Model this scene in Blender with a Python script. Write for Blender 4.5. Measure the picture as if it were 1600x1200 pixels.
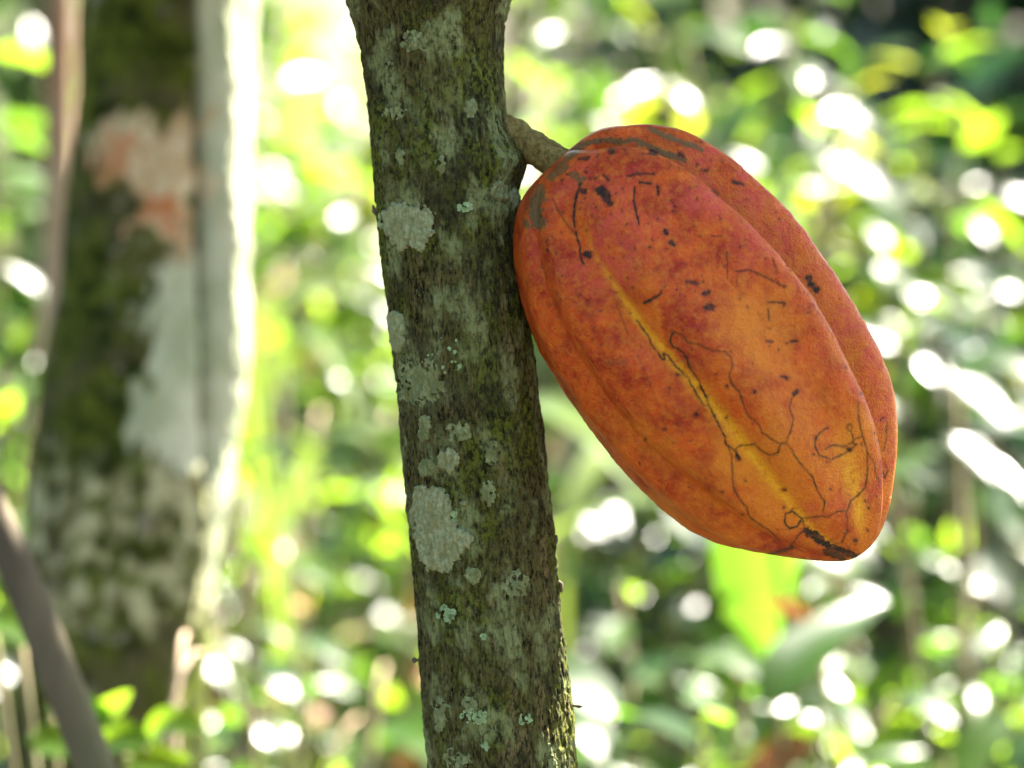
import bpy, math, random
import numpy as np
from mathutils import Vector, Matrix

for o in list(bpy.data.objects):
    bpy.data.objects.remove(o)
SC = bpy.context.scene
COL = SC.collection
R = math.radians

# ------------------------------------------------------------------ camera
LENS, FSTOP = 100.0, 5.6
D = 0.415 * LENS / 36.0                 # distance camera - subject plane
PITCH = R(4.0)
CAMZ = 1.30
cam_d = bpy.data.cameras.new('camera')
cam_d.lens = LENS
cam_d.sensor_width = 36.0
cam_d.clip_start = 0.02
cam_d.clip_end = 4000
cam_d.dof.use_dof = True
cam_d.dof.focus_distance = D - 0.034
cam_d.dof.aperture_fstop = FSTOP
cam_d.dof.aperture_blades = 9
cam_d.dof.aperture_rotation = R(12)
cam = bpy.data.objects.new('camera', cam_d)
COL.objects.link(cam)
CAM = np.array([0.0, -D, CAMZ])
FWD = np.array([0.0, math.cos(PITCH), -math.sin(PITCH)])
UPV = np.array([0.0, math.sin(PITCH), math.cos(PITCH)])
RGT = np.array([1.0, 0.0, 0.0])
cam.location = CAM
cam.rotation_euler = (math.pi / 2 - PITCH, 0, 0)
SC.camera = cam

# ------------------------------------------------------------------ sky, sun, exposure
SUN = np.array([0.42, 0.46, 0.78])
SUN = SUN / np.linalg.norm(SUN)
W = bpy.data.worlds.new('World')
SC.world = W
W.use_nodes = True
nt = W.node_tree
bg = nt.nodes['Background']
sky = nt.nodes.new('ShaderNodeTexSky')
sky.sky_type = 'NISHITA'
sky.sun_disc = False
sky.sun_elevation = math.asin(SUN[2])
sky.sun_rotation = math.atan2(SUN[0], SUN[1])
sky.air_density = 1.0
sky.dust_density = 2.5
sky.ozone_density = 0.6
nt.links.new(sky.outputs[0], bg.inputs[0])
bg.inputs[1].default_value = 0.05
sl = bpy.data.lights.new('sun', 'SUN')
sl.energy = 5.0
sl.angle = R(0.53)
sl.color = (1.0, 0.94, 0.84)
so = bpy.data.objects.new('sun', sl)
COL.objects.link(so)
so.rotation_euler = Vector(SUN).to_track_quat('Z', 'Y').to_euler()
so.location = (3, 3, 6)
SC.view_settings.view_transform = 'Standard'
SC.view_settings.look = 'None'
SC.view_settings.gamma = 1.0
SC.view_settings.use_curve_mapping = False
SC.view_settings.exposure = 3.7
SC.view_settings.use_white_balance = True      # balanced for open shade
SC.view_settings.white_balance_temperature = 6650
SC.render.engine = 'CYCLES'
SC.cycles.max_bounces = 8
SC.cycles.transmission_bounces = 4
SC.cycles.use_denoising = True

# ------------------------------------------------------------------ helpers
rng = np.random.default_rng(11)
random.seed(5)
K = 0.415 / 1600.0                      # metres per photo pixel on the subject plane


def local_to_world(P, depth=D):
    """local X right, Y up, Z towards the camera, about the optical axis at depth"""
    P = np.asarray(P, float)
    return CAM + FWD * depth + P[..., 0:1] * RGT + P[..., 1:2] * UPV - P[..., 2:3] * FWD


def pix(px, py, depth):
    s = 0.36 / 1600.0 * depth
    return CAM + FWD * depth + RGT * ((px - 800) * s) + UPV * ((600 - py) * s)


def project(P):
    d = P - CAM
    z = d @ FWD
    return 800 + (d @ RGT) / z * 1600 / 0.36, 600 - (d @ UPV) / z * 1600 / 0.36


def _hash(ix, iy, iz, seed):
    h = (ix.astype(np.int64) * 374761393 + iy.astype(np.int64) * 668265263 + iz.astype(np.int64) * 2147483647 + seed * 974634777) & 0xffffffff
    h = ((h ^ (h >> 13)) * 1274126177) & 0xffffffff
    h = ((h ^ (h >> 15)) * 2246822519) & 0xffffffff
    return (h ^ (h >> 16)) & 0xffff


def noise3(x, y, z, seed=0):
    x0, y0, z0 = np.floor(x), np.floor(y), np.floor(z)
    fx, fy, fz = x - x0, y - y0, z - z0
    u = fx * fx * fx * (fx * (fx * 6 - 15) + 10)
    v = fy * fy * fy * (fy * (fy * 6 - 15) + 10)
    w = fz * fz * fz * (fz * (fz * 6 - 15) + 10)
    x0 = x0.astype(np.int64); y0 = y0.astype(np.int64); z0 = z0.astype(np.int64)
    out = 0.0
    for dx in (0, 1):
        for dy in (0, 1):
            for dz in (0, 1):
                h = _hash(x0 + dx, y0 + dy, z0 + dz, seed)
                a = h * (2 * math.pi / 65536.0)
                b = ((h * 7919) & 0xffff) / 32768.0 - 1.0
                rr = np.sqrt(np.maximum(0, 1 - b * b))
                g = rr * np.cos(a) * (fx - dx) + rr * np.sin(a) * (fy - dy) + b * (fz - dz)
                wt = (u if dx else 1 - u) * (v if dy else 1 - v) * (w if dz else 1 - w)
                out = out + g * wt
    return out * 1.6


def fbm(x, y, z, oct=4, seed=0, gain=0.5):
    a, s, t = 1.0, 0.0, 0.0
    for i in range(oct):
        s = s + a * noise3(x, y, z, seed + i * 17)
        t += a
        a *= gain
        x, y, z = x * 2.03, y * 2.03, z * 2.03
    return s / t


def sstep(a, b, x):
    t = np.clip((x - a) / (b - a), 0, 1)
    return t * t * (3 - 2 * t)


def poly_dist(px, py, line):
    """distance of points to an open polyline (photo pixels)"""
    d = np.full(px.shape, 1e9)
    for (ax, ay), (bx, by) in zip(line[:-1], line[1:]):
        vx, vy = bx - ax, by - ay
        l2 = vx * vx + vy * vy + 1e-9
        t = np.clip(((px - ax) * vx + (py - ay) * vy) / l2, 0, 1)
        d = np.minimum(d, np.hypot(px - ax - t * vx, py - ay - t * vy))
    return d


def poly_sd(px, py, poly):
    """signed distance to a closed polygon, positive inside"""
    d = poly_dist(px, py, list(poly) + [poly[0]])
    ins = np.zeros(px.shape, bool)
    n = len(poly)
    for i in range(n):
        ax, ay = poly[i]
        bx, by = poly[(i + 1) % n]
        c = (ay > py) != (by > py)
        xs = (bx - ax) * (py - ay) / (by - ay + 1e-12) + ax
        ins ^= c & (px < xs)
    return np.where(ins, d, -d)


def link(o, parent=None):
    COL.objects.link(o)
    if parent is not None:
        o.parent = parent
    return o


def world_loc(o):
    v = np.zeros(3)
    while o is not None:
        v = v + np.array(o.location)
        o = o.parent
    return v


def make_mesh(name, V, F, mat=None, smooth=True, attrs=None):
    """V (n,3), F: array (m,k) or list of tuples"""
    me = bpy.data.meshes.new(name)
    V = np.asarray(V, np.float32)
    if isinstance(F, np.ndarray):
        m, k = F.shape
        me.vertices.add(len(V))
        me.vertices.foreach_set('co', V.ravel())
        me.loops.add(m * k)
        me.loops.foreach_set('vertex_index', F.astype(np.int32).ravel())
        me.polygons.add(m)
        me.polygons.foreach_set('loop_start', np.arange(0, m * k, k, dtype=np.int32))
        me.update(calc_edges=True)
    else:
        me.from_pydata([tuple(v) for v in V], [], [tuple(f) for f in F])
    if smooth:
        me.polygons.foreach_set('use_smooth', np.ones(len(me.polygons), bool))
    if attrs:
        for k2, a in attrs.items():
            at = me.attributes.new(k2, 'FLOAT', 'POINT')
            at.data.foreach_set('value', np.asarray(a, np.float32).ravel())
    if mat is not None:
        me.materials.append(mat)
    return me


def mobj(name, V, F, mat, parent=None, smooth=True, attrs=None, origin=None):
    """V in world coordinates; the object sits at origin (or at its parent's place)"""
    V = np.asarray(V, float)
    base = world_loc(parent) if parent is not None else np.zeros(3)
    org = base if origin is None else np.asarray(origin, float)
    me = make_mesh(name, V - org, F, mat, smooth, attrs)
    o = bpy.data.objects.new(name, me)
    o.location = org - base
    return link(o, parent)


def tag(o, label, cat, group=None, kind=None):
    o['label'] = label
    o['category'] = cat
    if group:
        o['group'] = group
    if kind:
        o['kind'] = kind
    return o


def empty(name, loc, label, cat, group=None):
    o = bpy.data.objects.new(name, None)
    o.empty_display_size = 0.05
    o.location = loc
    COL.objects.link(o)
    return tag(o, label, cat, group)


def grid_faces(nr, nc, closed=True):
    r = np.arange(nr - 1)[:, None]
    c = np.arange(nc if closed else nc - 1)[None, :]
    a = r * nc + c
    b = r * nc + (c + 1) % nc
    return np.stack([a, b, b + nc, a + nc], -1).reshape(-1, 4)


def tube(path, rad, n=8, caps=True):
    path = np.asarray(path, float)
    rad = np.broadcast_to(np.asarray(rad, float), (len(path),))
    T = np.gradient(path, axis=0)
    T /= np.linalg.norm(T, axis=1)[:, None] + 1e-12
    ref = np.array([0, 0, 1.0]) if abs(T[0][2]) < 0.9 else np.array([1.0, 0, 0])
    V = []
    for i in range(len(path)):
        a = ref - T[i] * (ref @ T[i])
        a /= np.linalg.norm(a) + 1e-12
        b = np.cross(T[i], a)
        ref = a
        ang = np.arange(n) * 2 * math.pi / n
        V.append(path[i] + rad[i] * (np.cos(ang)[:, None] * a + np.sin(ang)[:, None] * b))
    V = np.concatenate(V)
    F = [tuple(q) for q in grid_faces(len(path), n)]
    F = [q[::-1] for q in F]
    if caps:
        F.append(tuple(range(n)))
        F.append(tuple(range(len(V) - 1, len(V) - n - 1, -1)))
    return V, F


def bez(p0, p1, p2, n=8):
    t = np.linspace(0, 1, n)[:, None]
    return (1 - t) ** 2 * np.asarray(p0) + 2 * t * (1 - t) * np.asarray(p1) + t * t * np.asarray(p2)


# ------------------------------------------------------------------ material helpers
class NT:
    def __init__(self, name):
        self.m = bpy.data.materials.new(name)
        self.m.use_nodes = True
        self.t = self.m.node_tree
        self.t.nodes.clear()
        self.out = self.n('ShaderNodeOutputMaterial')

    def n(self, typ, **kw):
        nd = self.t.nodes.new(typ)
        for k, v in kw.items():
            if k.startswith('i_'):
                nd.inputs[k[2:]].default_value = v
            else:
                setattr(nd, k, v)
        return nd

    def l(self, a, b):
        self.t.links.new(a, b)

    def noise(self, vec, scale, detail=4, rough=0.55, dist=0.0):
        nd = self.n('ShaderNodeTexNoise')
        nd.inputs['Scale'].default_value = scale
        nd.inputs['Detail'].default_value = detail
        nd.inputs['Roughness'].default_value = rough
        nd.inputs['Distortion'].default_value = dist
        self.l(vec, nd.inputs['Vector'])
        return nd.outputs['Fac']

    def ramp(self, fac, a, b):
        nd = self.n('ShaderNodeMapRange')
        nd.interpolation_type = 'SMOOTHSTEP'
        nd.inputs['From Min'].default_value = a
        nd.inputs['From Max'].default_value = b
        self.l(fac, nd.inputs['Value'])
        return nd.outputs['Result']

    def mix(self, fac, a, b):
        nd = self.n('ShaderNodeMix', data_type='RGBA')
        if isinstance(fac, (int, float)):
            nd.inputs[0].default_value = fac
        else:
            self.l(fac, nd.inputs[0])
        for s, v in ((6, a), (7, b)):
            if isinstance(v, tuple):
                nd.inputs[s].default_value = (*v, 1)
            else:
                self.l(v, nd.inputs[s])
        return nd.outputs[2]

    def math(self, op, a, b=0.0):
        nd = self.n('ShaderNodeMath', operation=op)
        for s, v in ((0, a), (1, b)):
            if isinstance(v, (int, float)):
                nd.inputs[s].default_value = v
            else:
                self.l(v, nd.inputs[s])
        return nd.outputs[0]

    def attr(self, name):
        return self.n('ShaderNodeAttribute', attribute_name=name).outputs['Fac']

    def coord(self, scale=(1, 1, 1)):
        tc = self.n('ShaderNodeTexCoord')
        mp = self.n('ShaderNodeMapping')
        mp.inputs['Scale'].default_value = scale
        self.l(tc.outputs['Object'], mp.inputs['Vector'])
        return mp.outputs['Vector']

    def principled(self, col, rough=0.6, spec=0.5, bump=None, bstr=0.3, bdist=0.001, **kw):
        p = self.n('ShaderNodeBsdfPrincipled')
        if isinstance(col, tuple):
            p.inputs['Base Color'].default_value = (*col, 1)
        else:
            self.l(col, p.inputs['Base Color'])
        if isinstance(rough, (int, float)):
            p.inputs['Roughness'].default_value = rough
        else:
            self.l(rough, p.inputs['Roughness'])
        p.inputs['Specular IOR Level'].default_value = spec
        for k, v in kw.items():
            p.inputs[k.replace('_', ' ')].default_value = v
        if bump is not None:
            b = self.n('ShaderNodeBump')
            b.inputs['Strength'].default_value = bstr
            b.inputs['Distance'].default_value = bdist
            self.l(bump, b.inputs['Height'])
            self.l(b.outputs[0], p.inputs['Normal'])
        return p.outputs[0]

    def done(self, sh):
        self.l(sh, self.out.inputs['Surface'])
        return self.m


def leaf_material(name, base, trans, rough=0.34, tmix=0.42, spec=0.5, var=0.25):
    t = NT(name)
    oi = t.n('ShaderNodeObjectInfo').outputs['Random']
    co = t.coord()
    geo = t.n('ShaderNodeNewGeometry').outputs['Random Per Island']
    r = t.math('FRACT', t.math('ADD', oi, geo))
    n1 = t.noise(co, 25, 3)
    f = t.math('ADD', t.math('MULTIPLY', r, 0.75), t.math('MULTIPLY', n1, 0.35))
    b1 = tuple(c * (1 - var) for c in base)
    b2 = (base[0] * (1 + 2.2 * var), base[1] * (1 + var), base[2] * (1 + 0.3 * var))
    t1 = tuple(c * (1 - 0.8 * var) for c in trans)
    t2 = (trans[0] * (1 + 1.2 * var), trans[1] * (1 + 0.4 * var), trans[2])
    p = t.principled(t.mix(f, b1, b2), rough, spec)
    tr = t.n('ShaderNodeBsdfTranslucent')
    t.l(t.mix(f, t1, t2), tr.inputs['Color'])
    ms = t.n('ShaderNodeMixShader')
    ms.inputs[0].default_value = tmix
    t.l(p, ms.inputs[1])
    t.l(tr.outputs[0], ms.inputs[2])
    return t.done(ms.outputs[0])


def simple_bark(name, a, b, c, sc=40, zs=0.3, rough=0.85):
    t = NT(name)
    v = t.coord((1, 1, zs))
    n1 = t.noise(v, sc, 5, 0.6)
    n2 = t.noise(v, sc * 0.2, 3)
    col = t.mix(t.ramp(n1, 0.35, 0.65), a, b)
    col = t.mix(t.ramp(n2, 0.45, 0.65), col, c)
    return t.done(t.principled(col, rough, 0.3, n1, 0.6, 0.004))


M = {}
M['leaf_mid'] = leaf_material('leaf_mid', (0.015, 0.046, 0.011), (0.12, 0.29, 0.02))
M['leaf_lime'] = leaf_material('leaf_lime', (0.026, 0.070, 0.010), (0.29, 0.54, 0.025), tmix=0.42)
M['leaf_dark'] = leaf_material('leaf_dark', (0.007, 0.026, 0.011), (0.03, 0.10, 0.02), rough=0.36, tmix=0.3)  # darker leaf for plants in the shade; deep shade put into the colour
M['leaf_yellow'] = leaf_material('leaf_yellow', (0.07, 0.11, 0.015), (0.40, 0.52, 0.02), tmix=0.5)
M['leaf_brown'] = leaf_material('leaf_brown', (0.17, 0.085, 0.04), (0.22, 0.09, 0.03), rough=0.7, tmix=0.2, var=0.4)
M['strap'] = leaf_material('strap', (0.11, 0.18, 0.06), (0.30, 0.46, 0.06), rough=0.3, tmix=0.35)
M['stem'] = simple_bark('stem', (0.10, 0.10, 0.045), (0.16, 0.14, 0.07), (0.20, 0.15, 0.09), 60)
M['drystem'] = simple_bark('drystem', (0.30, 0.22, 0.14), (0.38, 0.30, 0.21), (0.25, 0.15, 0.09), 40)
M['brownbark'] = simple_bark('brownbark', (0.07, 0.055, 0.035), (0.12, 0.095, 0.06), (0.10, 0.10, 0.05), 30)
M['soil'] = simple_bark('soil', (0.03, 0.021, 0.012), (0.055, 0.038, 0.022), (0.035, 0.035, 0.015), 9, 1.0)

# ------------------------------------------------------------------ terrain


def ground_z(x, y):
    x = np.asarray(x, float); y = np.asarray(y, float)
    rise = 0.30 * np.maximum(0, y - 4.5) - 0.27 * np.maximum(0, y - 12)
    return rise + 0.05 * np.sin(x * 1.3 + 0.7) * np.sin(y * 1.1) * np.clip(1 - np.hypot(x, y) / 60, 0, 1)


_e = np.concatenate([-np.geomspace(1500, 12, 14), np.linspace(-10, 10, 60), np.geomspace(12, 1500, 14)])
gx, gy = np.meshgrid(_e, _e + 3.0)
gP = np.stack([gx, gy, ground_z(gx, gy)], -1)
go = mobj('ground', gP.reshape(-1, 3), grid_faces(len(_e), len(_e), False), M['soil'])
go['kind'] = 'structure'
go['label'] = 'dark forest soil rising into a gentle bank'

# ------------------------------------------------------------------ the cacao tree: trunk
TL = [(528, -60), (540, 0), (556, 50), (568, 110), (578, 200), (584, 300), (591, 370), (601, 450), (611, 540),
      (621, 640), (631, 740), (640, 840), (648, 940), (655, 1040), (661, 1120), (668, 1200), (680, 1340)]
TR = [(822, -60), (801, 0), (790, 35), (787, 100), (788, 165), (795, 190), (806, 225), (815, 255), (814, 280),
      (811, 310), (811, 350), (816, 410), (825, 475), (835, 540), (845, 640), (855, 725), (865, 810), (873, 900),
      (880, 980), (889, 1050), (895, 1110), (902, 1200), (916, 1340)]
YB = 600 + (CAMZ / K) * 1.005 + 120      # foot of the trunk, in pixels below the frame
rows = np.concatenate([np.linspace(-330, -60, 60)[:-1], np.linspace(-60, 1260, 800)[:-1],
                       np.linspace(1260, 1500, 60)[:-1], np.linspace(1500, YB, 60)])
nfr, nbk = 270, 80
thF = np.linspace(math.pi, 0, nfr)                     # left -> right across the front
thB = np.linspace(0, -math.pi, nbk + 2)[1:-1]
th = np.concatenate([thF, thB])
yl = [q[1] for q in TL]; xl = [q[0] for q in TL]
yr = [q[1] for q in TR]; xr = [q[0] for q in TR]
Lx = np.interp(rows, yl, xl); Rx = np.interp(rows, yr, xr)
ker = np.exp(-np.linspace(-2, 2, 15) ** 2); ker /= ker.sum()
Lx = np.convolve(np.pad(Lx, 7, mode='edge'), ker, 'valid')
Rx = np.convolve(np.pad(Rx, 7, mode='edge'), ker, 'valid')
below = np.maximum(0, rows - 1340)
Lx = Lx + below * 0.03 - np.maximum(0, rows - 4800) ** 1.5 * 0.004
Rx = Rx + below * 0.05 + np.maximum(0, rows - 4800) ** 1.5 * 0.004
above = np.maximum(0, -60 - rows)
Lx = Lx - above * 0.22
Rx = Rx + above * 0.30
cx = (Lx + Rx) / 2; hw = (Rx - Lx) / 2
TH, RW = np.meshgrid(th, rows)
CX = cx[:, None] + 0 * TH; HW = hw[:, None] + 0 * TH
X = (CX - 800) * K; HWm = HW * K; Yv = (600 - RW) * K
# mapped bark coordinates
bx = np.cos(TH) * 0.031; bz = np.sin(TH) * 0.031; by = Yv
wob = fbm(bx * 30, by * 14, bz * 30, 2, 3) * 0.004
fine = fbm((bx + wob) * 560, by * 140, (bz + wob) * 560, 3, 5, 0.6)
mid = fbm((bx + wob) * 230, by * 75, (bz + wob) * 210, 3, 9)
lump = fbm(bx * 45, by * 28, bz * 45, 3, 13)
horiz = fbm(bx * 120, by * 330, bz * 120, 2, 15)
crack = -np.clip(0.22 - np.abs(mid), 0, 1) / 0.22
grain = fbm(bx * 800, by * 420, bz * 800, 2, 21)
disp = 0.00070 * fine + 0.00100 * crack + 0.00085 * lump + 0.00022 * horiz + 0.00022 * grain
disp += 0.0004 * np.clip(fbm(bx * 160, by * 110, bz * 160, 3, 30) - 0.15, 0, 1) * 3
# fissures are coarser on the upper right flank
fl = sstep(720, 780, CX + HW * np.cos(TH)) * sstep(420, 150, RW)
disp += fl * 0.0009 * (-np.clip(0.3 - np.abs(fbm(bx * 260, by * 18, bz * 260, 2, 33)), 0, 1) / 0.3)
tPX = CX + HW * np.cos(TH); tPY = RW
front = np.sin(TH) > -0.05


def gauss(px, py, sx, sy):
    return np.exp(-((tPX - px) / sx) ** 2 - ((tPY - py) / sy) ** 2) * (np.sin(TH) > -0.6)


disp += 0.0042 * gauss(798, 250, 22, 30) + 0.0016 * gauss(770, 265, 22, 24) - 0.0012 * gauss(800, 300, 26, 18)
disp += 0.0012 * gauss(760, 170, 26, 60)
RR = HWm + disp
rz = RR * 1.0
P = np.stack([X + RR * np.cos(TH), Yv, rz * np.sin(TH)], -1)
trunkW = local_to_world(P)
# face normals on the grid (for lichen that lies on the bark)
dA = np.gradient(trunkW, axis=1); dB = np.gradient(trunkW, axis=0)
tN = np.cross(dA, dB); tN /= np.linalg.norm(tN, axis=-1)[..., None] + 1e-12
outw = local_to_world(np.stack([X + 10 * np.cos(TH), Yv, 10 * np.sin(TH)], -1)) - trunkW
tN *= np.sign(np.sum(tN * outw, -1))[..., None]
trunkN0 = local_to_world(np.stack([np.cos(TH), 0 * TH, np.sin(TH)], -1)) - local_to_world(np.zeros(3))

# colour fields with their own shapes: moss tint, tan flecks, diffuse crust
moss = sstep(-0.25, 0.35, fbm(bx * 34, by * 20, bz * 34, 4, 41) + 0.25 * mid)
crust = sstep(-0.12, 0.25, fbm(bx * 70, by * 48, bz * 70, 4, 45) + 0.18 * fine - 0.10)
for (a, b, c, d, w) in [(665, 600, 44, 46, .8), (735, 480, 30, 60, .5), (690, 690, 36, 24, .7), (760, 560, 22, 50, .35),
                        (625, 640, 16, 60, .4), (700, 160, 60, 40, .4), (655, 270, 36, 60, .4), (790, 905, 40, 40, .55),
                        (760, 960, 50, 30, .4), (680, 1080, 40, 50, .5), (790, 760, 24, 46, .5), (745, 1000, 70, 30, .3),
                        (830, 960, 26, 60, .35), (640, 190, 40, 30, .4), (720, 400, 40, 30, .3), (700, 1170, 40, 30, .4)]:
    crust = np.maximum(crust, w * gauss(a, b, c, d) * sstep(-0.25, 0.25, fbm(bx * 240, by * 120, bz * 240, 3, 48)))
tan = sstep(0.16, 0.42, fbm(bx * 120, by * 22, bz * 120, 3, 51)) * (0.35 + 0.65 * sstep(700, 860, tPX))
darkp = sstep(0.05, 0.40, fbm(bx * 40, by * 30, bz * 40, 4, 55))
flip = None

t = NT('cacao_bark')
vs = t.coord((1, 1, 0.34)); vv = t.coord((1, 1, 0.7)); v1 = t.coord()
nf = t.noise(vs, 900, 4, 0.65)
nm = t.noise(vs, 330, 3, 0.6)
ns = t.noise(vv, 420, 4, 0.7)
col = t.mix(t.ramp(nf, 0.38, 0.62), (0.006, 0.005, 0.002), (0.110, 0.098, 0.026))  # dark in the bump's troughs: crack shade put into the colour
col = t.mix(t.math('MULTIPLY', t.ramp(nm, 0.42, 0.70), 0.65), col, (0.118, 0.110, 0.036))
col = t.mix(t.math('MULTIPLY', t.attr('moss'), 0.85), col, t.mix(t.ramp(ns, 0.40, 0.60), (0.006, 0.012, 0.002), (0.135, 0.160, 0.016)))
col = t.mix(t.math('MULTIPLY', t.attr('darkp'), 0.55), col, (0.022, 0.020, 0.014))
col = t.mix(t.math('MULTIPLY', t.attr('tan'), t.ramp(nf, 0.40, 0.62)), col, (0.22, 0.165, 0.070))
col = t.mix(t.math('MULTIPLY', t.attr('crust'), t.ramp(ns, 0.30, 0.58)), col, (0.220, 0.255, 0.100))
speck = t.ramp(t.noise(v1, 1500, 2, 0.5), 0.66, 0.74)
col = t.mix(t.math('MULTIPLY', speck, 0.5), col, (0.30, 0.30, 0.21))
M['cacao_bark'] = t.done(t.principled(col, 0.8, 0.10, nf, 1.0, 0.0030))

base = local_to_world(np.array([(cx[-1] - 800) * K, (600 - rows[-1]) * K, 0]))
base[2] = 0.0
cacao = empty('cacao_tree', base, 'slender mossy lichen-spotted cacao tree trunk bearing the orange-red pod', 'tree')
nr, nc = TH.shape
TF = grid_faces(nr, nc)[:, ::-1]
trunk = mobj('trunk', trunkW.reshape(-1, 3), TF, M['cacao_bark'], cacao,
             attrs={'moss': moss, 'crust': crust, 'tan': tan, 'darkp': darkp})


def lichen_mat(name, a, b, c, sc=500):
    t = NT(name)
    v = t.coord()
    n1 = t.noise(v, sc, 5, 0.65)
    n2 = t.noise(v, sc * 0.16, 4, 0.6)
    col = t.mix(t.ramp(n1, 0.3, 0.7), a, b)
    col = t.mix(t.math('MULTIPLY', t.ramp(n2, 0.46, 0.62), 0.7), col, c)
    return t.done(t.principled(col, 0.9, 0.15, n1, 0.5, 0.0006))


M['lichen'] = lichen_mat('lichen', (0.130, 0.155, 0.070), (0.290, 0.315, 0.165), (0.17, 0.18, 0.075))
M['lichen2'] = lichen_mat('lichen2', (0.100, 0.125, 0.050), (0.215, 0.245, 0.110), (0.10, 0.11, 0.035))
M['lichen3'] = lichen_mat('lichen3', (0.19, 0.28, 0.13), (0.31, 0.42, 0.22), (0.23, 0.32, 0.13))

tn = (fbm(bx * 330, by * 330, bz * 330, 4, 61), fbm(bx * 330, by * 330, bz * 330, 4, 67))
ln2 = fbm(bx * 520, by * 430, bz * 520, 3, 71)
lcr = fbm(bx * 380, by * 120, bz * 380, 3, 73)


def lichen_patch(poly, mat, warp=9.0, thick=0.0011, rough=0.0005, parent=None, holes=0.0):
    px = tPX + tn[0] * warp; py = tPY + tn[1] * warp
    xs = [q[0] for q in poly]; ys = [q[1] for q in poly]
    box = front & (tPX > min(xs) - 12) & (tPX < max(xs) + 12) & (tPY > min(ys) - 12) & (tPY < max(ys) + 12)
    sd = np.full(tPX.shape, -99.0)
    sd[box] = poly_sd(px[box], py[box], poly)
    if holes:
        sd = sd - np.clip(ln2 - (0.32 - holes), 0, 1) * 60
    inside = sd > -1.0
    h = thick * sstep(-1.0, 4.5, sd) - 0.0003 * (sd < 0.2) + rough * ln2 * sstep(0, 4, sd) - 0.0005 * (np.clip(0.10 - np.abs(lcr), 0, 1) / 0.10) * sstep(0, 8, sd)
    # lie on a smoothed bark surface
    Q = trunkW + trunkN0 * (h[..., None] + 0.00022)
    vi = inside.ravel()
    keep = vi[TF].all(1)
    f = TF[keep]
    if len(f) < 4:
        return None
    u, inv = np.unique(f, return_inverse=True)
    return mobj('lichen_patch', Q.reshape(-1, 3)[u], inv.reshape(f.shape), mat, parent or trunk)


def ell(cx_, cy_, rx, ry, n=16, jit=0.18, seed=0):
    r2 = np.random.default_rng(seed + int(cx_ * 7 + cy_))
    return [(cx_ + rx * math.cos(a) * (1 + r2.uniform(-jit, jit)), cy_ + ry * math.sin(a) * (1 + r2.uniform(-jit, jit)))
            for a in np.arange(n) * 2 * math.pi / n]


big = lichen_patch([(605, 335), (622, 318), (640, 326), (655, 325), (672, 333), (684, 345), (682, 365), (672, 385), (660, 398), (646, 390),
              (632, 400), (618, 385), (608, 372), (600, 355)], M['lichen'], 13, 0.0016)
big2 = lichen_patch([(650, 765), (662, 757), (680, 754), (696, 758), (706, 768), (709, 800), (722, 818), (742, 830), (738, 850), (722, 862), (712, 880),
              (700, 893), (686, 886), (672, 888), (662, 870), (654, 845), (648, 810)], M['lichen'], 12, 0.0016)
for o, s in ((big, 'pale grey-green crust with lobed edge'), (big2, 'large pale grey-green crust, longest on the trunk')):
    if o:
        o['label'] = s
lichen_patch([(606, 492), (622, 486), (636, 498), (635, 520), (632, 548), (622, 554), (612, 545), (607, 520)], M['lichen'], 6)
lichen_patch([(690, 702), (704, 696), (718, 704), (720, 722), (708, 738), (694, 732), (684, 726)], M['lichen'], 8)
lichen_patch([(656, 652), (672, 645), (676, 668), (670, 688), (656, 684)], M['lichen2'], 7)
lichen_patch([(622, 560), (660, 556), (690, 570), (702, 600), (694, 625), (660, 634), (630, 628), (618, 600)], M['lichen2'], 16, 0.0005, holes=0.28)
lichen_patch([(700, 660), (730, 655), (742, 676), (720, 690), (702, 684)], M['lichen2'], 12, 0.0005, holes=0.2)
lichen_patch(ell(782, 304, 15, 17), M['lichen2'], 7)
lichen_patch(ell(806, 312, 8, 16), M['lichen'], 4)
lichen_patch(ell(655, 80, 20, 15), M['lichen2'], 15, 0.0005, holes=0.3)
lichen_patch(ell(620, 178, 20, 18), M['lichen2'], 15, 0.0005, holes=0.3)
lichen_patch(ell(735, 178, 9, 14), M['lichen2'], 7)
lichen_patch(ell(628, 255, 9, 15), M['lichen2'], 8, holes=0.1)
lichen_patch(ell(692, 265, 9, 14), M['lichen2'], 9, holes=0.15)
lichen_patch(ell(770, 705, 10, 20), M['lichen2'], 8, holes=0.1)
lichen_patch(ell(765, 768, 13, 20), M['lichen2'], 8, holes=0.1)
lichen_patch(ell(740, 892, 13, 13), M['lichen2'], 6)
lichen_patch(ell(808, 905, 24, 22), M['lichen2'], 12, 0.0005, holes=0.25)
lichen_patch(ell(672, 728, 12, 16), M['lichen2'], 9)
lichen_patch(ell(728, 782, 7, 6), M['lichen2'], 5)
lichen_patch(ell(692, 1100, 16, 22), M['lichen2'], 14, 0.0005, holes=0.25)
lichen_patch(ell(735, 1088, 14, 13), M['lichen2'], 9, 0.0005, holes=0.15)
lichen_patch(ell(715, 1175, 20, 18), M['lichen2'], 12, 0.0005, holes=0.25)
lichen_patch(ell(860, 1170, 9, 22), M['lichen2'], 8, 0.0005, holes=0.2)
lichen_patch(ell(688, 1115, 9, 20), M['lichen2'], 6)


def trunk_at(px, py):
    i = int(np.argmin(np.abs(rows - py)))
    j = int(np.argmin(np.abs(tPX[i, :nfr] - px)))
    return trunkW[i, j], trunkN0[i, j]


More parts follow.
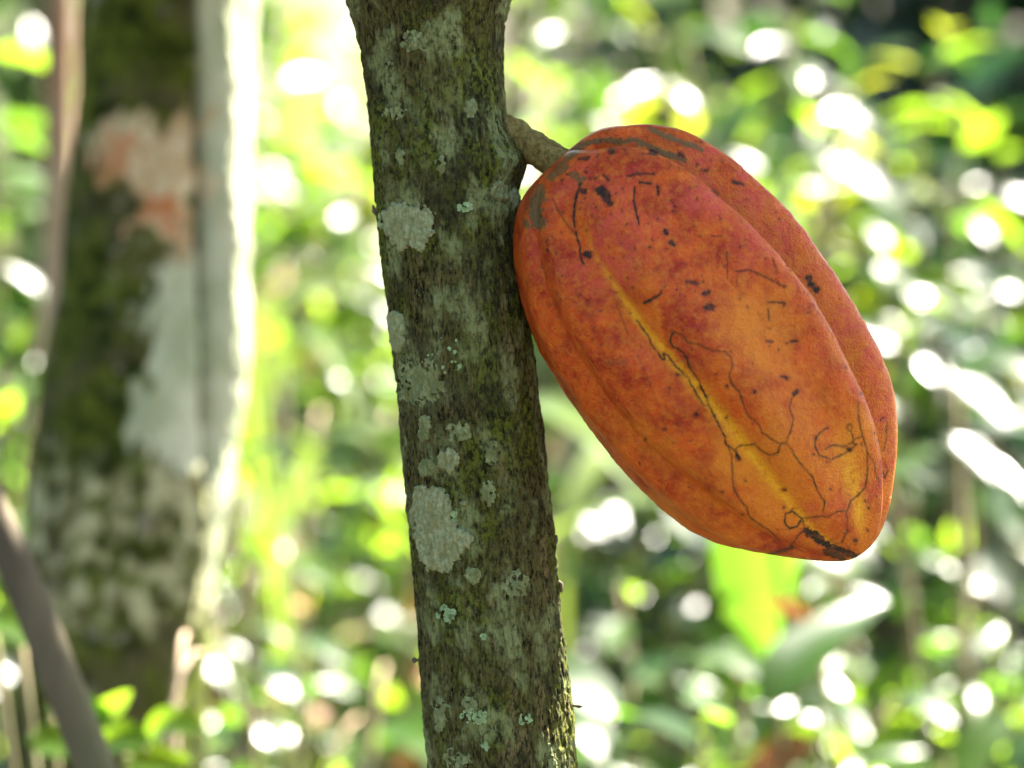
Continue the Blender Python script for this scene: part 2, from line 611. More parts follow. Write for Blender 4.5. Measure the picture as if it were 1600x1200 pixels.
def foliose(px, py, rx, ry, n, mat, size=0.0012, seed=1):
    """cluster of tiny leafy lichen lobes standing off the bark"""
    r2 = np.random.default_rng(seed)
    V, F = [], []
    for i in range(n):
        a = r2.uniform(0, 6.28); q = math.sqrt(r2.uniform(0, 1))
        p, nn = trunk_at(px + rx * q * math.cos(a), py + ry * q * math.sin(a))
        t1 = np.cross(nn, [0, 0, 1.0]); t1 /= np.linalg.norm(t1); t2 = np.cross(nn, t1)
        s = size * r2.uniform(0.6, 1.5); a0 = r2.uniform(0, 6.28)
        c0 = len(V)
        V.append(p + nn * 0.0003)
        for k in range(7):
            b = a0 + k * 6.283 / 7
            V.append(p + s * r2.uniform(0.6, 1.15) * (math.cos(b) * t1 + math.sin(b) * t2) + nn * r2.uniform(0.0004, 0.0014))
        F += [(c0, c0 + 1 + k, c0 + 1 + (k + 1) % 7) for k in range(7)]
    o = mobj('lichen_tuft', V, F, mat, trunk)
    return o


foliose(700, 953, 14, 14, 34, M['lichen3'], 0.0011, 1)['label'] = 'bright mint green leafy tuft'
foliose(728, 331, 11, 6, 14, M['lichen3'], 0.0009, 2)
foliose(602, 348, 8, 12, 18, M['lichen3'], 0.0010, 3)
foliose(742, 1108, 22, 10, 30, M['lichen3'], 0.0009, 4)
foliose(822, 1112, 12, 8, 12, M['lichen3'], 0.0008, 5)
foliose(758, 1150, 6, 6, 8, M['lichen3'], 0.0009, 6)
foliose(758, 985, 4, 4, 5, M['lichen3'], 0.0009, 7)
foliose(650, 78, 18, 16, 22, M['lichen2'], 0.0010, 8)
foliose(612, 112, 10, 6, 10, M['lichen2'], 0.0009, 9)
foliose(700, 555, 30, 30, 12, M['lichen3'], 0.0007, 10)
foliose(712, 805, 5, 9, 9, M['lichen3'], 0.0010, 11)
# little stubs and bark chips standing off the outline


def stub(pts, rads, nm='bark_stub'):
    V, F = tube([local_to_world(np.array([(a - 800) * K, (600 - b) * K, c])) for a, b, c in pts], [r * K for r in rads], 7)
    return mobj(nm, V, F, M['brownbark'], trunk)


stub([(660, 1027, 0.004), (653, 1030, 0.004), (648, 1030, 0.004), (644, 1030, 0.004)], [2.5, 2, 5, 2])
stub([(892, 1100, 0.004), (899, 1101, 0.004), (905, 1102, 0.004), (910, 1101, 0.005)], [2.2, 2, 3, 1])
stub([(864, 852, 0.003), (868, 843, 0.003), (869, 835, 0.003)], [4, 4, 1.5])
stub([(590, 335, 0.002), (585, 330, 0.002), (583, 321, 0.002)], [4, 4, 1.5])
stub([(868, 905, 0.002), (876, 912, 0.002), (877, 925, 0.002)], [3, 4, 2])

# ------------------------------------------------------------------ the pod
PZ = 0.016                              # the pod's axis stands a little in front of the trunk's
kp = K * (D - PZ) / D
a0 = np.array([868.0, 266.0]); a1 = np.array([1338.0, 871.0])
ax = (a1 - a0); AL = np.linalg.norm(ax); ax /= AL
pr = np.array([ax[1], -ax[0]])          # to the upper right
OR_ = [(868, 266), (876, 250), (892, 233), (910, 217), (930, 205), (955, 198), (1000, 200), (1050, 210), (1100, 235), (1150, 273), (1200, 319), (1240, 363),
       (1275, 412), (1302, 452), (1332, 500), (1360, 545), (1379, 590), (1390, 640), (1393, 690), (1390, 740), (1386, 790),
       (1377, 828), (1362, 853), (1338, 871)]
OL_ = [(868, 266), (858, 270), (846, 276), (833, 286), (820, 303), (809, 328), (804, 360), (805, 400), (812, 445), (822, 487), (836, 526), (857, 565), (886, 612),
       (921, 662), (960, 714), (1000, 758), (1037, 791), (1082, 826), (1130, 849), (1180, 861), (1240, 871), (1290, 877), (1318, 878), (1338, 871)]


def resample(pts, n):
    p = np.array(pts, float)
    s = np.concatenate([[0], np.cumsum(np.hypot(*np.diff(p, axis=0).T))])
    s /= s[-1]
    v = np.linspace(0, 1, n)
    # catmull-like smoothing of the dense polyline
    q = np.stack([np.interp(v, s, p[:, 0]), np.interp(v, s, p[:, 1])], 1)
    k2 = np.exp(-np.linspace(-2, 2, 31) ** 2); k2 /= k2.sum()
    pad = np.concatenate([2 * q[0] - q[1:16][::-1], q, 2 * q[-1] - q[-16:-1][::-1]])
    return np.stack([np.convolve(pad[:, 0], k2, 'valid'), np.convolve(pad[:, 1], k2, 'valid')], 1)


NV = 560
qr = resample(OR_, NV); ql = resample(OL_, NV)
sR = (qr - a0) @ ax; tR = (qr - a0) @ pr
sL = (ql - a0) @ ax; tL = (ql - a0) @ pr
sc_, sd_ = (sR + sL) / 2, (sR - sL) / 2
tc_, tr_ = (tR + tL) / 2, (tR - tL) / 2
nF, nB = 430, 150
pth = np.concatenate([np.linspace(math.pi, 0, nF), np.linspace(0, -math.pi, nB + 2)[1:-1]])
PT, PVv = np.meshgrid(pth, np.linspace(0, 1, NV))


def pod_pos(fac):
    c = np.cos(PT); s = np.sin(PT)
    S = sc_[:, None] + sd_[:, None] * c
    T = tc_[:, None] + tr_[:, None] * c * fac
    Zd = tr_[:, None] * 1.0 * s * fac
    x = a0[0] + ax[0] * S + pr[0] * T
    y = a0[1] + ax[1] * S + pr[1] * T
    return x, y, Zd


bx0, by0, bz0 = pod_pos(1.0)


def trace(line):
    """photo-pixel line on the front of the pod -> angle as a function of v"""
    vs_, ts_ = [], []
    for (x, y) in line:
        d = (bx0 - x) ** 2 + (by0 - y) ** 2 + 1e6 * (np.sin(PT) < 0)
        i = int(np.argmin(d))
        vs_.append(PVv.ravel()[i]); ts_.append(PT.ravel()[i])
    o = np.argsort(vs_)
    vs_ = np.array(vs_)[o]; ts_ = np.array(ts_)[o]
    r = np.interp(np.linspace(0, 1, NV), vs_, ts_)
    k2 = np.exp(-np.linspace(-2, 2, 41) ** 2); k2 /= k2.sum()
    return np.convolve(np.pad(r, 20, mode='edge'), k2, 'valid')


F1 = trace([(882, 300), (895, 345), (915, 395), (950, 450), (985, 505), (1040, 572), (1090, 628), (1130, 675), (1165, 722), (1220, 785), (1262, 828), (1300, 852)])
F2 = trace([(925, 232), (985, 222), (1050, 244), (1105, 282), (1160, 332), (1215, 390), (1262, 448), (1300, 512), (1335, 580), (1362, 640), (1376, 700), (1380, 760), (1374, 820)])
F3 = trace([(850, 285), (836, 330), (834, 400), (848, 465), (880, 540), (925, 615), (985, 690), (1040, 738), (1090, 778), (1140, 812), (1200, 842), (1270, 862)])
F4 = trace([(950, 300), (1020, 340), (1100, 420), (1170, 500), (1225, 570), (1272, 645), (1308, 720), (1332, 785), (1340, 840)])
vv_ = np.linspace(0, 1, NV)
# depth of each furrow along the pod: (track, depth, width, side crest)
prof = lambda a, b: sstep(0.0, 0.06, vv_) * (a + (b - a) * vv_) * sstep(1.0, 0.90, vv_)
furrows = [(F1, prof(0.105, 0.065), 0.135), (F2, prof(0.29, 0.18), 0.135), (F3, prof(0.060, 0.095), 0.11), (F4, prof(0.014, 0.055), 0.22),
           (F3 + 0.45, prof(0.012, 0.02), 0.15)]
for k_ in range(5):
    furrows.append((np.full(NV, -0.45 - k_ * 0.56), prof(0.07, 0.06), 0.16))
g = np.zeros_like(PT); yel = np.zeros_like(PT)
for n_, (trk, dep, wd) in enumerate(furrows):
    wob_ = 0.35 * fbm(vv_ * 5 + n_ * 7.3, vv_ * 0 + .5, vv_ * 0 + .5, 3, 600 + n_) * (0.03 if n_ == 1 else 0.10)
    dd = (PT - (trk + wob_)[:, None] + math.pi) % (2 * math.pi) - math.pi
    w2 = wd * (1 + 0.5 * (1 - np.sin(math.pi * np.clip(vv_, 0.05, 0.95)))[:, None])
    g -= dep[:, None] * (0.65 * np.exp(-(dd / w2) ** 2) + 0.35 * np.exp(-np.abs(dd) / (w2 * 0.45)))
    g += dep[:, None] * 0.34 * np.exp(-((np.abs(dd) - 2.1 * w2) / (1.1 * w2)) ** 2)
    if n_ in (0, 3):
        if n_ == 0:
            yel = np.maximum(yel, np.exp(-(dd / (0.030 + 0.022 * sstep(.3, .6, vv_)[:, None])) ** 2) * (sstep(.15, .45, vv_) * 0.95 * sstep(0.97, 0.90, vv_))[:, None])
        else:
            yel = np.maximum(yel, 0.95 * np.exp(-(dd / 0.13) ** 2) * sstep(0.70, 0.82, vv_)[:, None] * sstep(0.95, 0.88, vv_)[:, None])
    if n_ == 1:
        yel = np.maximum(yel, 0.35 * np.exp(-(dd / 0.10) ** 2) * sstep(.1, .3, vv_)[:, None])
X0 = bx0 * 0.01; Y0 = by0 * 0.01; Z0 = bz0 * 0.01
amp = sstep(0.0, 0.06, PVv) * sstep(1.0, 0.95, PVv)
g += amp * (0.016 * fbm(X0 * 0.9, Y0 * 0.9, Z0 * 0.9, 3, 101) + 0.0095 * fbm(X0 * 3.2, Y0 * 3.2, Z0 * 3.2, 3, 103)
            + 0.0056 * fbm(X0 * 9, Y0 * 9, Z0 * 9, 3, 107))
# leathery wrinkles running along the ribs
sS = ((bx0 - a0[0]) * ax[0] + (by0 - a0[1]) * ax[1]) * 0.01
g += amp * 0.0030 * fbm(np.cos(PT) * 9, sS * 1.8, np.sin(PT) * 9, 3, 109)
g += amp * 0.0030 * np.abs(fbm(np.cos(PT) * 22, sS * 5.5, np.sin(PT) * 22, 2, 111))
px_, py_, pz_ = pod_pos(1.0 + g)
# stalk pit
podL = np.stack([(px_ - 800) * kp, (600 - py_) * kp, pz_ * kp + PZ], -1)
podW = local_to_world(podL)
ppx, ppy = project(podW)
fr = np.sin(PT) > 0.02

R1 = lambda *p: [(760 + x / 3.0, 150 + y / 3.0) for x, y in p]
R2 = lambda *p: [(1000 + x / 3.0, 150 + y / 3.0) for x, y in p]
R3 = lambda *p: [(1000 + x / 3.157, 520 + y / 3.157) for x, y in p]
R4 = lambda *p: [(780 + x / 3.0, 450 + y / 3.0) for x, y in p]
trails = [  # (line, half width px, strength)
    (R4((645, 150), (665, 180), (700, 225), (715, 265), (745, 300), (762, 335), (775, 335), (768, 310), (790, 315), (830, 370), (880, 415), (905, 460), (935, 510), (955, 545), (985, 552)), 1.25, 1),
    (R4((820, 206), (803, 228), (802, 255), (815, 278), (845, 288), (880, 325), (885, 360), (915, 405), (940, 435), (945, 465), (970, 510), (985, 552), (1020, 625), (1055, 690), (1065, 735), (1110, 765), (1125, 800)), 1.4, 1),
    (R4((820, 206), (850, 214), (872, 235), (880, 255), (935, 262), (965, 280), (1000, 295), (1060, 300), (1088, 325), (1096, 360), (1078, 410), (1095, 450), (1125, 485)), 1.0, .8),
    (R3((440, 210), (450, 255), (490, 290), (508, 350), (535, 410), (590, 455), (602, 495), (660, 530), (690, 547), (718, 540), (745, 575), (790, 645), (850, 710), (870, 770), (910, 830), (905, 885)), 1.15, .9),
    (R3((470, 572), (500, 555), (565, 550), (598, 580), (640, 605), (680, 592), (690, 550)), 1.1, .9),
    (R3((425, 545), (450, 600), (455, 680), (460, 765), (490, 820), (525, 860), (535, 905), (590, 945), (650, 985), (690, 1030)), 1.1, .85),
    (R3((720, 540), (745, 480), (757, 420), (735, 375), (750, 315), (775, 300), (772, 282)), 1.0, .8),
    (R3((925, 470), (890, 490), (866, 520), (862, 560), (885, 605), (940, 625), (990, 605), (1040, 575), (1068, 550), (1050, 540), (1010, 562), (950, 553), (912, 575)), 1.15, .95),
    (R3((1050, 545), (1047, 500), (1027, 478), (1020, 462), (1033, 450), (1048, 460), (1040, 485)), 1.0, .9),
    (R3((1075, 340), (1080, 430), (1095, 500), (1120, 580), (1122, 680), (1112, 760), (1080, 798), (1042, 828), (1018, 880), (1025, 930), (1020, 980), (995, 1035)), 1.05, .85),
    (R3((1040, 548), (1062, 525), (1095, 510)), 1.0, .8),
    (R3((1120, 590), (1155, 640), (1163, 700), (1185, 740)), 1.0, .7),
    (R3((1018, 880), (970, 882), (930, 908), (890, 905), (860, 910), (800, 915)), 1.0, .8),
    (R3((800, 915), (750, 880), (716, 893), (711, 930), (735, 966), (775, 955), (800, 915), (812, 960), (835, 990)), 1.3, 1),
    (R3((830, 975), (790, 985), (760, 1030), (740, 1050), (800, 1075)), 1.1, .8),
    (R3((1185, 430), (1205, 415), (1220, 440), (1212, 540), (1200, 580)), 1.0, .8),
    (R3((1205, 640), (1222, 680), (1205, 715), (1200, 690)), 1.2, .8),
    (R1((310, 480), (345, 555), (385, 610), (418, 650), (432, 690)), 0.9, .7),
    (R1((608, 970), (640, 1050), (668, 1120)), 0.7, .6),
    (R4((650, 320), (685, 390), (715, 475), (750, 550)), 0.6, .45),
]
scars = [  # near-black cracks and blotches
    (R1((440, 415), (418, 480), (408, 560), (413, 612)), 1.8, 1), (R1((420, 640), (437, 700), (445, 770), (457, 787)), 1.6, 1),
    (R1((697, 425), (690, 490), (703, 545), (715, 605)), 1.5, 1), (R1((660, 377), (700, 366), (785, 363)), 1.5, .9),
    (R1((720, 405), (770, 410)), 2.0, .9), (R1((740, 970), (805, 938)), 2.2, 1), (R1((740, 968), (818, 925)), 1.2, 1),
    (R1((530, 445), (560, 480), (578, 500)), 5.0, 1), (R1((520, 440), (545, 435), (570, 470)), 4.0, 1),
    (R1((460, 742), (480, 748)), 4.5, 1), (R1((835, 630), (846, 645)), 3.0, 1), (R1((863, 683), (880, 700)), 3.2, 1),
    (R1((1030, 990), (1058, 990)), 4.2, 1), (R1((1015, 928), (1040, 918)), 3.2, 1), (R1((940, 870), (990, 880)), 2.2, .9),
    (R1((585, 258), (592, 262)), 4.0, 1), (R1((770, 262), (795, 268)), 3.5, .9), (R1((440, 296), (475, 290)), 2.5, .9),
    (R1((805, 430), (806, 460)), 3.0, .9), (R1((550, 370), (572, 395)), 2.2, .8), (R1((440, 440), (460, 450)), 4.0, .9),
    (R1((1055, 655), (1105, 658)), 1.0, .7), (R1((1130, 730), (1130, 850)), 0.8, .6),
    (R2((450, 822), (520, 818), (590, 850), (680, 895)), 1.1, .9), (R2((600, 965), (680, 970), (668, 990)), 1.3, .9), (R2((600, 1000), (606, 1052)), 1.1, .7),
    (R2((405, 730), (410, 855)), 0.8, .6), (R2((790, 858), (808, 885), (830, 912)), 4.5, 1), (R2((435, 403), (480, 415)), 2.4, .9),
    (R2((340, 440), (365, 460)), 3.0, .5), (R2((305, 345), (318, 350)), 2.2, .8), (R2((185, 270), (200, 278)), 3.0, .9),
    (R2((620, 760), (640, 820)), 1.1, .5), (R2((705, 1148), (735, 1148)), 1.8, .9), (R2((595, 1150), (620, 1150)), 1.5, .8),
    (R3((700, 217), (725, 222)), 2.4, .9), (R3((762, 300), (780, 285)), 2.6, .9), (R3((275, 402), (280, 408)), 3.0, .9), (R3((185, 205), (188, 208)), 2.4, .9),
    (R3((428, 264), (432, 266)), 2.4, .8), (R3((563, 290), (567, 292)), 2.4, .9), (R3((1058, 1022), (1064, 1026)), 3.4, .9), (R3((708, 775), (714, 777)), 2.0, .8),
    (R3((869, 519), (871, 522)), 2.4, .9), (R3((708, 860), (712, 862)), 2.0, .8), (R3((1030, 572), (1036, 575)), 3, .9), (R3((478, 605), (490, 625)), 2.6, 1),
    (R3((1110, 830), (1116, 834)), 1.6, .8), (R3((1120, 972), (1124, 975)), 2.0, .8), (R3((115, 480), (128, 478)), 2.0, .6),
    (R3((820, 975), (850, 1000), (900, 1035)), 5.0, 1), (R3((880, 1020), (940, 1055), (1000, 1075), (1060, 1102)), 5.5, 1), (R3((920, 1080), (1000, 1110)), 5, .9),
    (R3((640, 1095), (700, 1075), (745, 1058)), 2.8, .8), (R3((860, 985), (910, 1030)), 3.0, 1),
]
r3 = np.random.default_rng(77)
for i in range(230):
    x, y = r3.uniform(815, 1390), r3.uniform(205, 870)
    if r3.uniform() < 0.45:
        x, y = r3.uniform(830, 1160), r3.uniform(215, 480)
    a = r3.uniform(0, 3.14); l_ = r3.uniform(0, 3.0)
    scars.append(([(x, y), (x + l_ * math.cos(a) + .1, y + l_ * math.sin(a))], r3.uniform(0.5, 1.9) ** 1.0, r3.uniform(.4, 1)))
scurf = [(R1((390, 285), (450, 228), (540, 205), (620, 215), (680, 203), (740, 222), (820, 262), (920, 302)), 4.2, .9),
         (R1((770, 158), (830, 187), (930, 222), (1010, 250)), 3.6, .9), (R1((345, 330), (400, 270), (440, 240)), 5, .8),
         (R1((240, 470), (225, 530), (248, 600)), 10, .95), (R1((250, 440), (262, 480)), 7, .8), (R1((410, 370), (432, 392)), 6, .8), (R1((445, 385), (460, 388)), 3, .9),
         (R1((185, 590), (190, 610)), 4, .9), (R1((300, 380), (370, 330)), 6, .8), (R4((520, 350), (590, 345)), 5, .30)]
trail_a = np.zeros_like(PT); scar_a = np.zeros_like(PT); scurf_a = np.zeros_like(PT)
wx = 2.0 * fbm(X0 * 6, Y0 * 6, Z0 * 6, 2, 201); wy = 2.0 * fbm(X0 * 6, Y0 * 6, Z0 * 6, 2, 207)
rg = fbm(X0 * 13, Y0 * 13, Z0 * 13, 2, 211)
jx = fbm(X0 * 14, Y0 * 14, Z0 * 14, 2, 221) * 1.6; jy = fbm(X0 * 14, Y0 * 14, Z0 * 14, 2, 227) * 1.6


def stamp(arr, line, hwid, st, soft, qx, qy, ragged):
    xs = [q[0] for q in line]; ys = [q[1] for q in line]
    m = hwid * 2 + 8
    b = fr & (ppx > min(xs) - m) & (ppx < max(xs) + m) & (ppy > min(ys) - m) & (ppy < max(ys) + m)
    if not b.any():
        return
    d = poly_dist(qx[b], qy[b], line) + ragged * hwid * rg[b]
    arr[b] = np.maximum(arr[b], st * (1 - sstep(hwid - soft * 0.5, hwid + soft, d)))


for ln, w_, s_ in trails:
    stamp(trail_a, ln, w_ * 0.92, s_, 0.9, ppx + jx, ppy + jy, 0.5)
for ln, w_, s_ in scars:
    stamp(scar_a, ln, w_ * (0.8 if w_ < 2.5 else 0.95), s_, 0.7, ppx + jx * 1.1, ppy + jy * 1.1, 0.8)
brk = sstep(-0.45, 0.15, fbm(X0 * 4, Y0 * 4, Z0 * 4, 3, 231))
halo_a = np.zeros_like(PT)
for ln, w_, s_ in trails:
    stamp(halo_a, ln, w_ * 1.5, s_ * .45, 4.0, ppx + jx, ppy + jy, 0.5)
for ln, w_, s_ in scars:
    stamp(halo_a, ln, w_ * 1.4, s_ * .8, 3.5, ppx + jx, ppy + jy, 1.0)
trail_a *= 0.45 + 0.55 * brk
scar_a *= 0.78 + 0.22 * sstep(-0.35, 0.2, fbm(X0 * 10, Y0 * 10, Z0 * 10, 2, 241))
for ln, w_, s_ in scurf:
    stamp(scurf_a, ln, w_, s_, 2.0, ppx + wx * 1.5, ppy + wy * 1.5, 1.1)
podW = podW - (trail_a * 0.00010 + scar_a * 0.00022 - scurf_a * 0.00015)[..., None] * (local_to_world(np.stack([np.cos(PT) * pr[0], -np.cos(PT) * pr[1], np.sin(PT)], -1)) - local_to_world(np.zeros(3)))
pink_sheen = sstep(-0.15, 0.35, fbm(X0 * 0.55, Y0 * 0.55, Z0 * 0.55, 3, 301) + 0.5 * ((ppx - 1060) * 0.6 - (ppy - 420)) / 420) * fr  # random pink tone plus the upper right's sky sheen, put into the colour
oran = sstep(-0.35, 0.25, fbm(X0 * 0.8, Y0 * 0.8, Z0 * 0.8, 4, 311) + 0.30 * (ppy - 600) / 300 + 0.45 * (ppx - 1060) / 250)  # orange skin, weighted rightward to keep the lower left dark as in shade

t = NT('cacao_husk')
v1 = t.coord()
na = t.noise(v1, 90, 6, 0.65)
nb = t.noise(v1, 300, 5, 0.7)
nc_ = t.noise(v1, 38, 4, 0.6)
nd = t.noise(v1, 950, 3, 0.6)
col = t.mix(t.ramp(na, 0.32, 0.68), (0.300, 0.016, 0.004), (0.600, 0.095, 0.007))
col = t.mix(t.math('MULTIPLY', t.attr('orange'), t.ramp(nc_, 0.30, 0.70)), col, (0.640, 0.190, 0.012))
col = t.mix(t.math('MULTIPLY', t.attr('pink_sheen'), t.ramp(t.noise(v1, 60, 4, 0.6), 0.36, 0.66)), col, (0.560, 0.062, 0.050))
col = t.mix(t.math('MULTIPLY', t.ramp(nb, 0.40, 0.72), 0.45), col, (0.660, 0.230, 0.016))
col = t.mix(t.math('MULTIPLY', t.ramp(nd, 0.52, 0.70), 0.25), col, (0.200, 0.018, 0.008))
col = t.mix(t.math('MULTIPLY', t.attr('yellow'), t.ramp(nb, 0.22, 0.55)), col, (0.760, 0.370, 0.015))
col = t.mix(t.math('MULTIPLY', t.attr('scurf'), t.ramp(nb, 0.15, 0.42)), col, (0.120, 0.085, 0.030))
col = t.mix(t.math('MULTIPLY', t.attr('halo'), 0.6), col, (0.150, 0.026, 0.008))
col = t.mix(t.attr('trail'), col, (0.040, 0.028, 0.006))
col = t.mix(t.attr('scar'), col, t.mix(t.ramp(nd, 0.35, 0.65), (0.008, 0.006, 0.005), (0.040, 0.020, 0.012)))
bh = t.math('ADD', t.math('MULTIPLY', nb, 0.8), t.math('MULTIPLY', nd, 0.7))
rgh = t.math('ADD', t.math('MULTIPLY', nb, 0.26), 0.26)
sh = t.principled(col, rgh, 0.20, bh, 1.0, 0.0020, Coat_Weight=0.06, Coat_Roughness=0.22)
M['cacao_husk'] = t.done(sh)

podbase = podW[-1, 0]
pod = empty('cacao_pod', podbase, 'ripe orange-red ridged cacao pod with insect trails hanging from the trunk', 'fruit')
PF = grid_faces(NV, PT.shape[1])[:, ::-1]
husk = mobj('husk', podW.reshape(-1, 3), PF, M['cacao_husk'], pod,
            attrs={'yellow': yel, 'trail': trail_a, 'scar': scar_a, 'scurf': scurf_a, 'halo': halo_a, 'pink_sheen': pink_sheen, 'orange': oran})
# stalk, from the flower cushion on the trunk into the pod's shoulder
ctrl = np.array([(768, 218, -0.002), (790, 219, 0.0), (812, 224, 0.003), (836, 235, 0.008), (858, 249, 0.012), (876, 263, 0.015), (892, 282, 0.016)], float)
tt = np.linspace(0, len(ctrl) - 1, 70)
cp = np.stack([np.interp(tt, np.arange(len(ctrl)), ctrl[:, i]) for i in range(3)], 1)
for _ in range(12):
    cp[1:-1] = (cp[:-2] + cp[2:] + 2 * cp[1:-1]) / 4
srad = np.interp(tt, [0, 1, 1.6, 2.2, 3.2, 4.4, 6], [40, 40, 37, 29, 25.5, 26, 32]) * K
sP = local_to_world(np.stack([(cp[:, 0] - 800) * K, (600 - cp[:, 1]) * K, cp[:, 2]], 1))
SV, SF = tube(sP, srad, 48)
sn = fbm(SV[:, 0] * 300, SV[:, 1] * 300, SV[:, 2] * 300, 4, 401)
ctr = np.repeat(sP, 48, axis=0)
dirn = SV - ctr
rdg = np.tile(np.sin(np.arange(48) * 2 * math.pi / 48 * 7) + .6 * np.sin(np.arange(48) * 2 * math.pi / 48 * 11 + 1), len(sP))
SV = ctr + dirn * (1 + 0.15 * sn[:, None] + 0.022 * rdg[:, None] + 0.05 * fbm(SV[:, 0] * 900, SV[:, 1] * 900, SV[:, 2] * 900, 2, 405)[:, None])
t = NT('stalk_bark')
v1 = t.coord()
n1 = t.noise(v1, 420, 5, 0.65); n2 = t.noise(v1, 1400, 2)
col = t.mix(t.ramp(n1, 0.3, 0.7), (0.095, 0.072, 0.020), (0.230, 0.175, 0.055))
col = t.mix(t.math('MULTIPLY', t.ramp(n2, 0.58, 0.70), 0.7), col, (0.035, 0.026, 0.014))
M['stalk'] = t.done(t.principled(col, 0.8, 0.12, n1, 0.7, 0.0012))
mobj('stalk', SV, SF, M['stalk'], pod)

# ------------------------------------------------------------------ leaves


def leaf_grid(length=1.0, width=0.36, fold=0.25, droop=0.35, tip=1.6, nv=8, wave=0.0, twist=0.0):
    """blade along +X, normal +Z, pointed tip, folded along the midrib, drooping towards the tip"""
    V, F = [], []
    vs_ = np.linspace(0, 1, nv + 1)
    for v in vs_:
        w = width * 0.5 * (math.sin(math.pi * min(1, v ** 0.85)) ** 0.8) * (1 - 0.25 * v) + 0.006
        if v > 0.82:
            w *= max(0.10, ((1 - v) / 0.18)) ** (1 / tip)
        a = droop * v * v
        x = length * (v - 0.16 * droop * v ** 3)
        z = -length * a * 0.55
        for s in (-1, -0.5, 0, 0.5, 1):
            V.append((x, s * w * math.cos(fold), z + abs(s) * w * math.sin(fold) + wave * math.sin(v * 14 + s) * abs(s) * w + twist * v * s * w))
    for i in range(nv):
        for j in range(4):
            a = i * 5 + j
            F.append((a, a + 5, a + 6, a + 1))
    # short petiole
    c = len(V)
    V += [(-0.10 * length, -0.008, 0.0), (-0.10 * length, 0.008, 0.0), (0.01, 0.010, 0), (0.01, -0.010, 0)]
    F.append((c, c + 3, c + 2, c + 1))
    return np.array(V), F


LEAF = {}
for mn in ('leaf_mid', 'leaf_lime', 'leaf_dark', 'leaf_yellow', 'leaf_brown'):
    for k, (w, fo, dr, wv, tw) in enumerate([(0.40, .22, .25, .05, .1), (0.48, .15, .55, .10, -.2), (0.34, .35, .40, .05, .25), (0.44, .28, .75, .12, 0.)]):
        V, F = leaf_grid(1, w, fo, dr, 1.5, 8, wv, tw)
        LEAF[mn, k] = make_mesh('leaf', V, F, M[mn])


def frame(d, up, roll=0.0):
    d = np.asarray(d, float); d = d / np.linalg.norm(d)
    z = np.asarray(up, float) - d * (np.asarray(up, float) @ d)
    z /= np.linalg.norm(z) + 1e-9
    y = np.cross(z, d)
    if roll:
        z, y = math.cos(roll) * z + math.sin(roll) * y, math.cos(roll) * y - math.sin(roll) * z
    return np.stack([d, y, z], 1)


def put_leaf(mesh, p, d, up, s, parent, roll=0.0, name='leaf', wid=1.0):
    o = bpy.data.objects.new(name, mesh)
    F3_ = frame(d, up, roll) @ np.diag([s, s * wid, s])
    pl = world_loc(parent)
    m = np.eye(4); m[:3, :3] = F3_; m[:3, 3] = np.asarray(p) - pl
    COL.objects.link(o)
    o.parent = parent
    o.matrix_local = Matrix(m.tolist())
    return o


# cheap leaf for the big masses: 8 vertices, 4 quads / tris
LV = np.array([(0, 0, 0), (.30, -.19, .05), (.30, 0, 0), (.30, .19, .05), (.68, -.15, -.03), (.68, 0, -.08), (.68, .15, -.03), (1.0, 0, -.22)])
LF = [(0, 1, 2), (0, 2, 3), (1, 4, 5), (1, 5, 2), (2, 5, 6), (2, 6, 3), (4, 7, 5), (5, 7, 6)]


def leaf_mass(P, Dv, U, S, wid=1.0):
    P = np.asarray(P); Dv = np.asarray(Dv); U = np.asarray(U); S = np.asarray(S)
    d = Dv / (np.linalg.norm(Dv, axis=1)[:, None] + 1e-9)
    z = U - d * np.sum(U * d, 1)[:, None]
    z /= np.linalg.norm(z, axis=1)[:, None] + 1e-9
    y = np.cross(z, d)
    T = LV * np.array([1, wid, 1])
    V = (P[:, None, :] + S[:, None, None] * (T[None, :, 0:1] * d[:, None, :] + T[None, :, 1:2] * y[:, None, :] + T[None, :, 2:3] * z[:, None, :]))
    n = len(P)
    F = (np.array(LF)[None] + (np.arange(n) * 8)[:, None, None]).reshape(-1, 3)
    return V.reshape(-1, 3), F


def crown_points(n, clumps, r2):
    """points through a set of ellipsoidal clumps (centre, radius)"""
    out, nrm = [], []
    vol = np.array([c[1][0] * c[1][1] * c[1][2] for c in clumps])
    cnt = np.maximum(3, (n * vol / vol.sum()).astype(int))
    for (c, r), m in zip(clumps, cnt):
        q = r2.normal(size=(m, 3)); q /= np.linalg.norm(q, axis=1)[:, None]
        rad = r2.uniform(0.15, 1.0, (m, 1)) ** 0.5
        out.append(np.asarray(c) + q * rad * np.asarray(r)); nrm.append(q)
    return np.concatenate(out), np.concatenate(nrm)


# rays that reach the pod's surroundings as sunflecks (gaps between the crown's leaves)
def off_ray(P, q, rad):
    d = P - np.asarray(q)
    perp = d - np.outer(d @ SUN, SUN)
    return np.linalg.norm(perp, axis=1) > rad


def make_crown(n, clumps, size, mat, parent, r2, name='crown', droop=0.5, flecks=(), leak=0.0):
    Pp, nn = crown_points(n, clumps, r2)
    m = len(Pp)
    dv = nn * 0.8 + r2.normal(size=(m, 3)) * 0.5 + np.array([0, 0, -droop])
    up = np.array([0, 0, 1.0]) + r2.normal(size=(m, 3)) * 0.35 + nn * 0.2
    sz = size * r2.uniform(0.65, 1.25, m)
    mid_ = Pp + dv / np.linalg.norm(dv, axis=1)[:, None] * sz[:, None] * 0.5
    k = np.ones(m, bool)
    for q, rad in flecks:
        k &= off_ray(mid_, q, rad) | (r2.uniform(size=m) < leak)
    V, F = leaf_mass(Pp[k], dv[k], up[k], sz[k])
    o = mobj(name, V, F, mat, parent)
    o['kind'] = 'stuff'
    return o


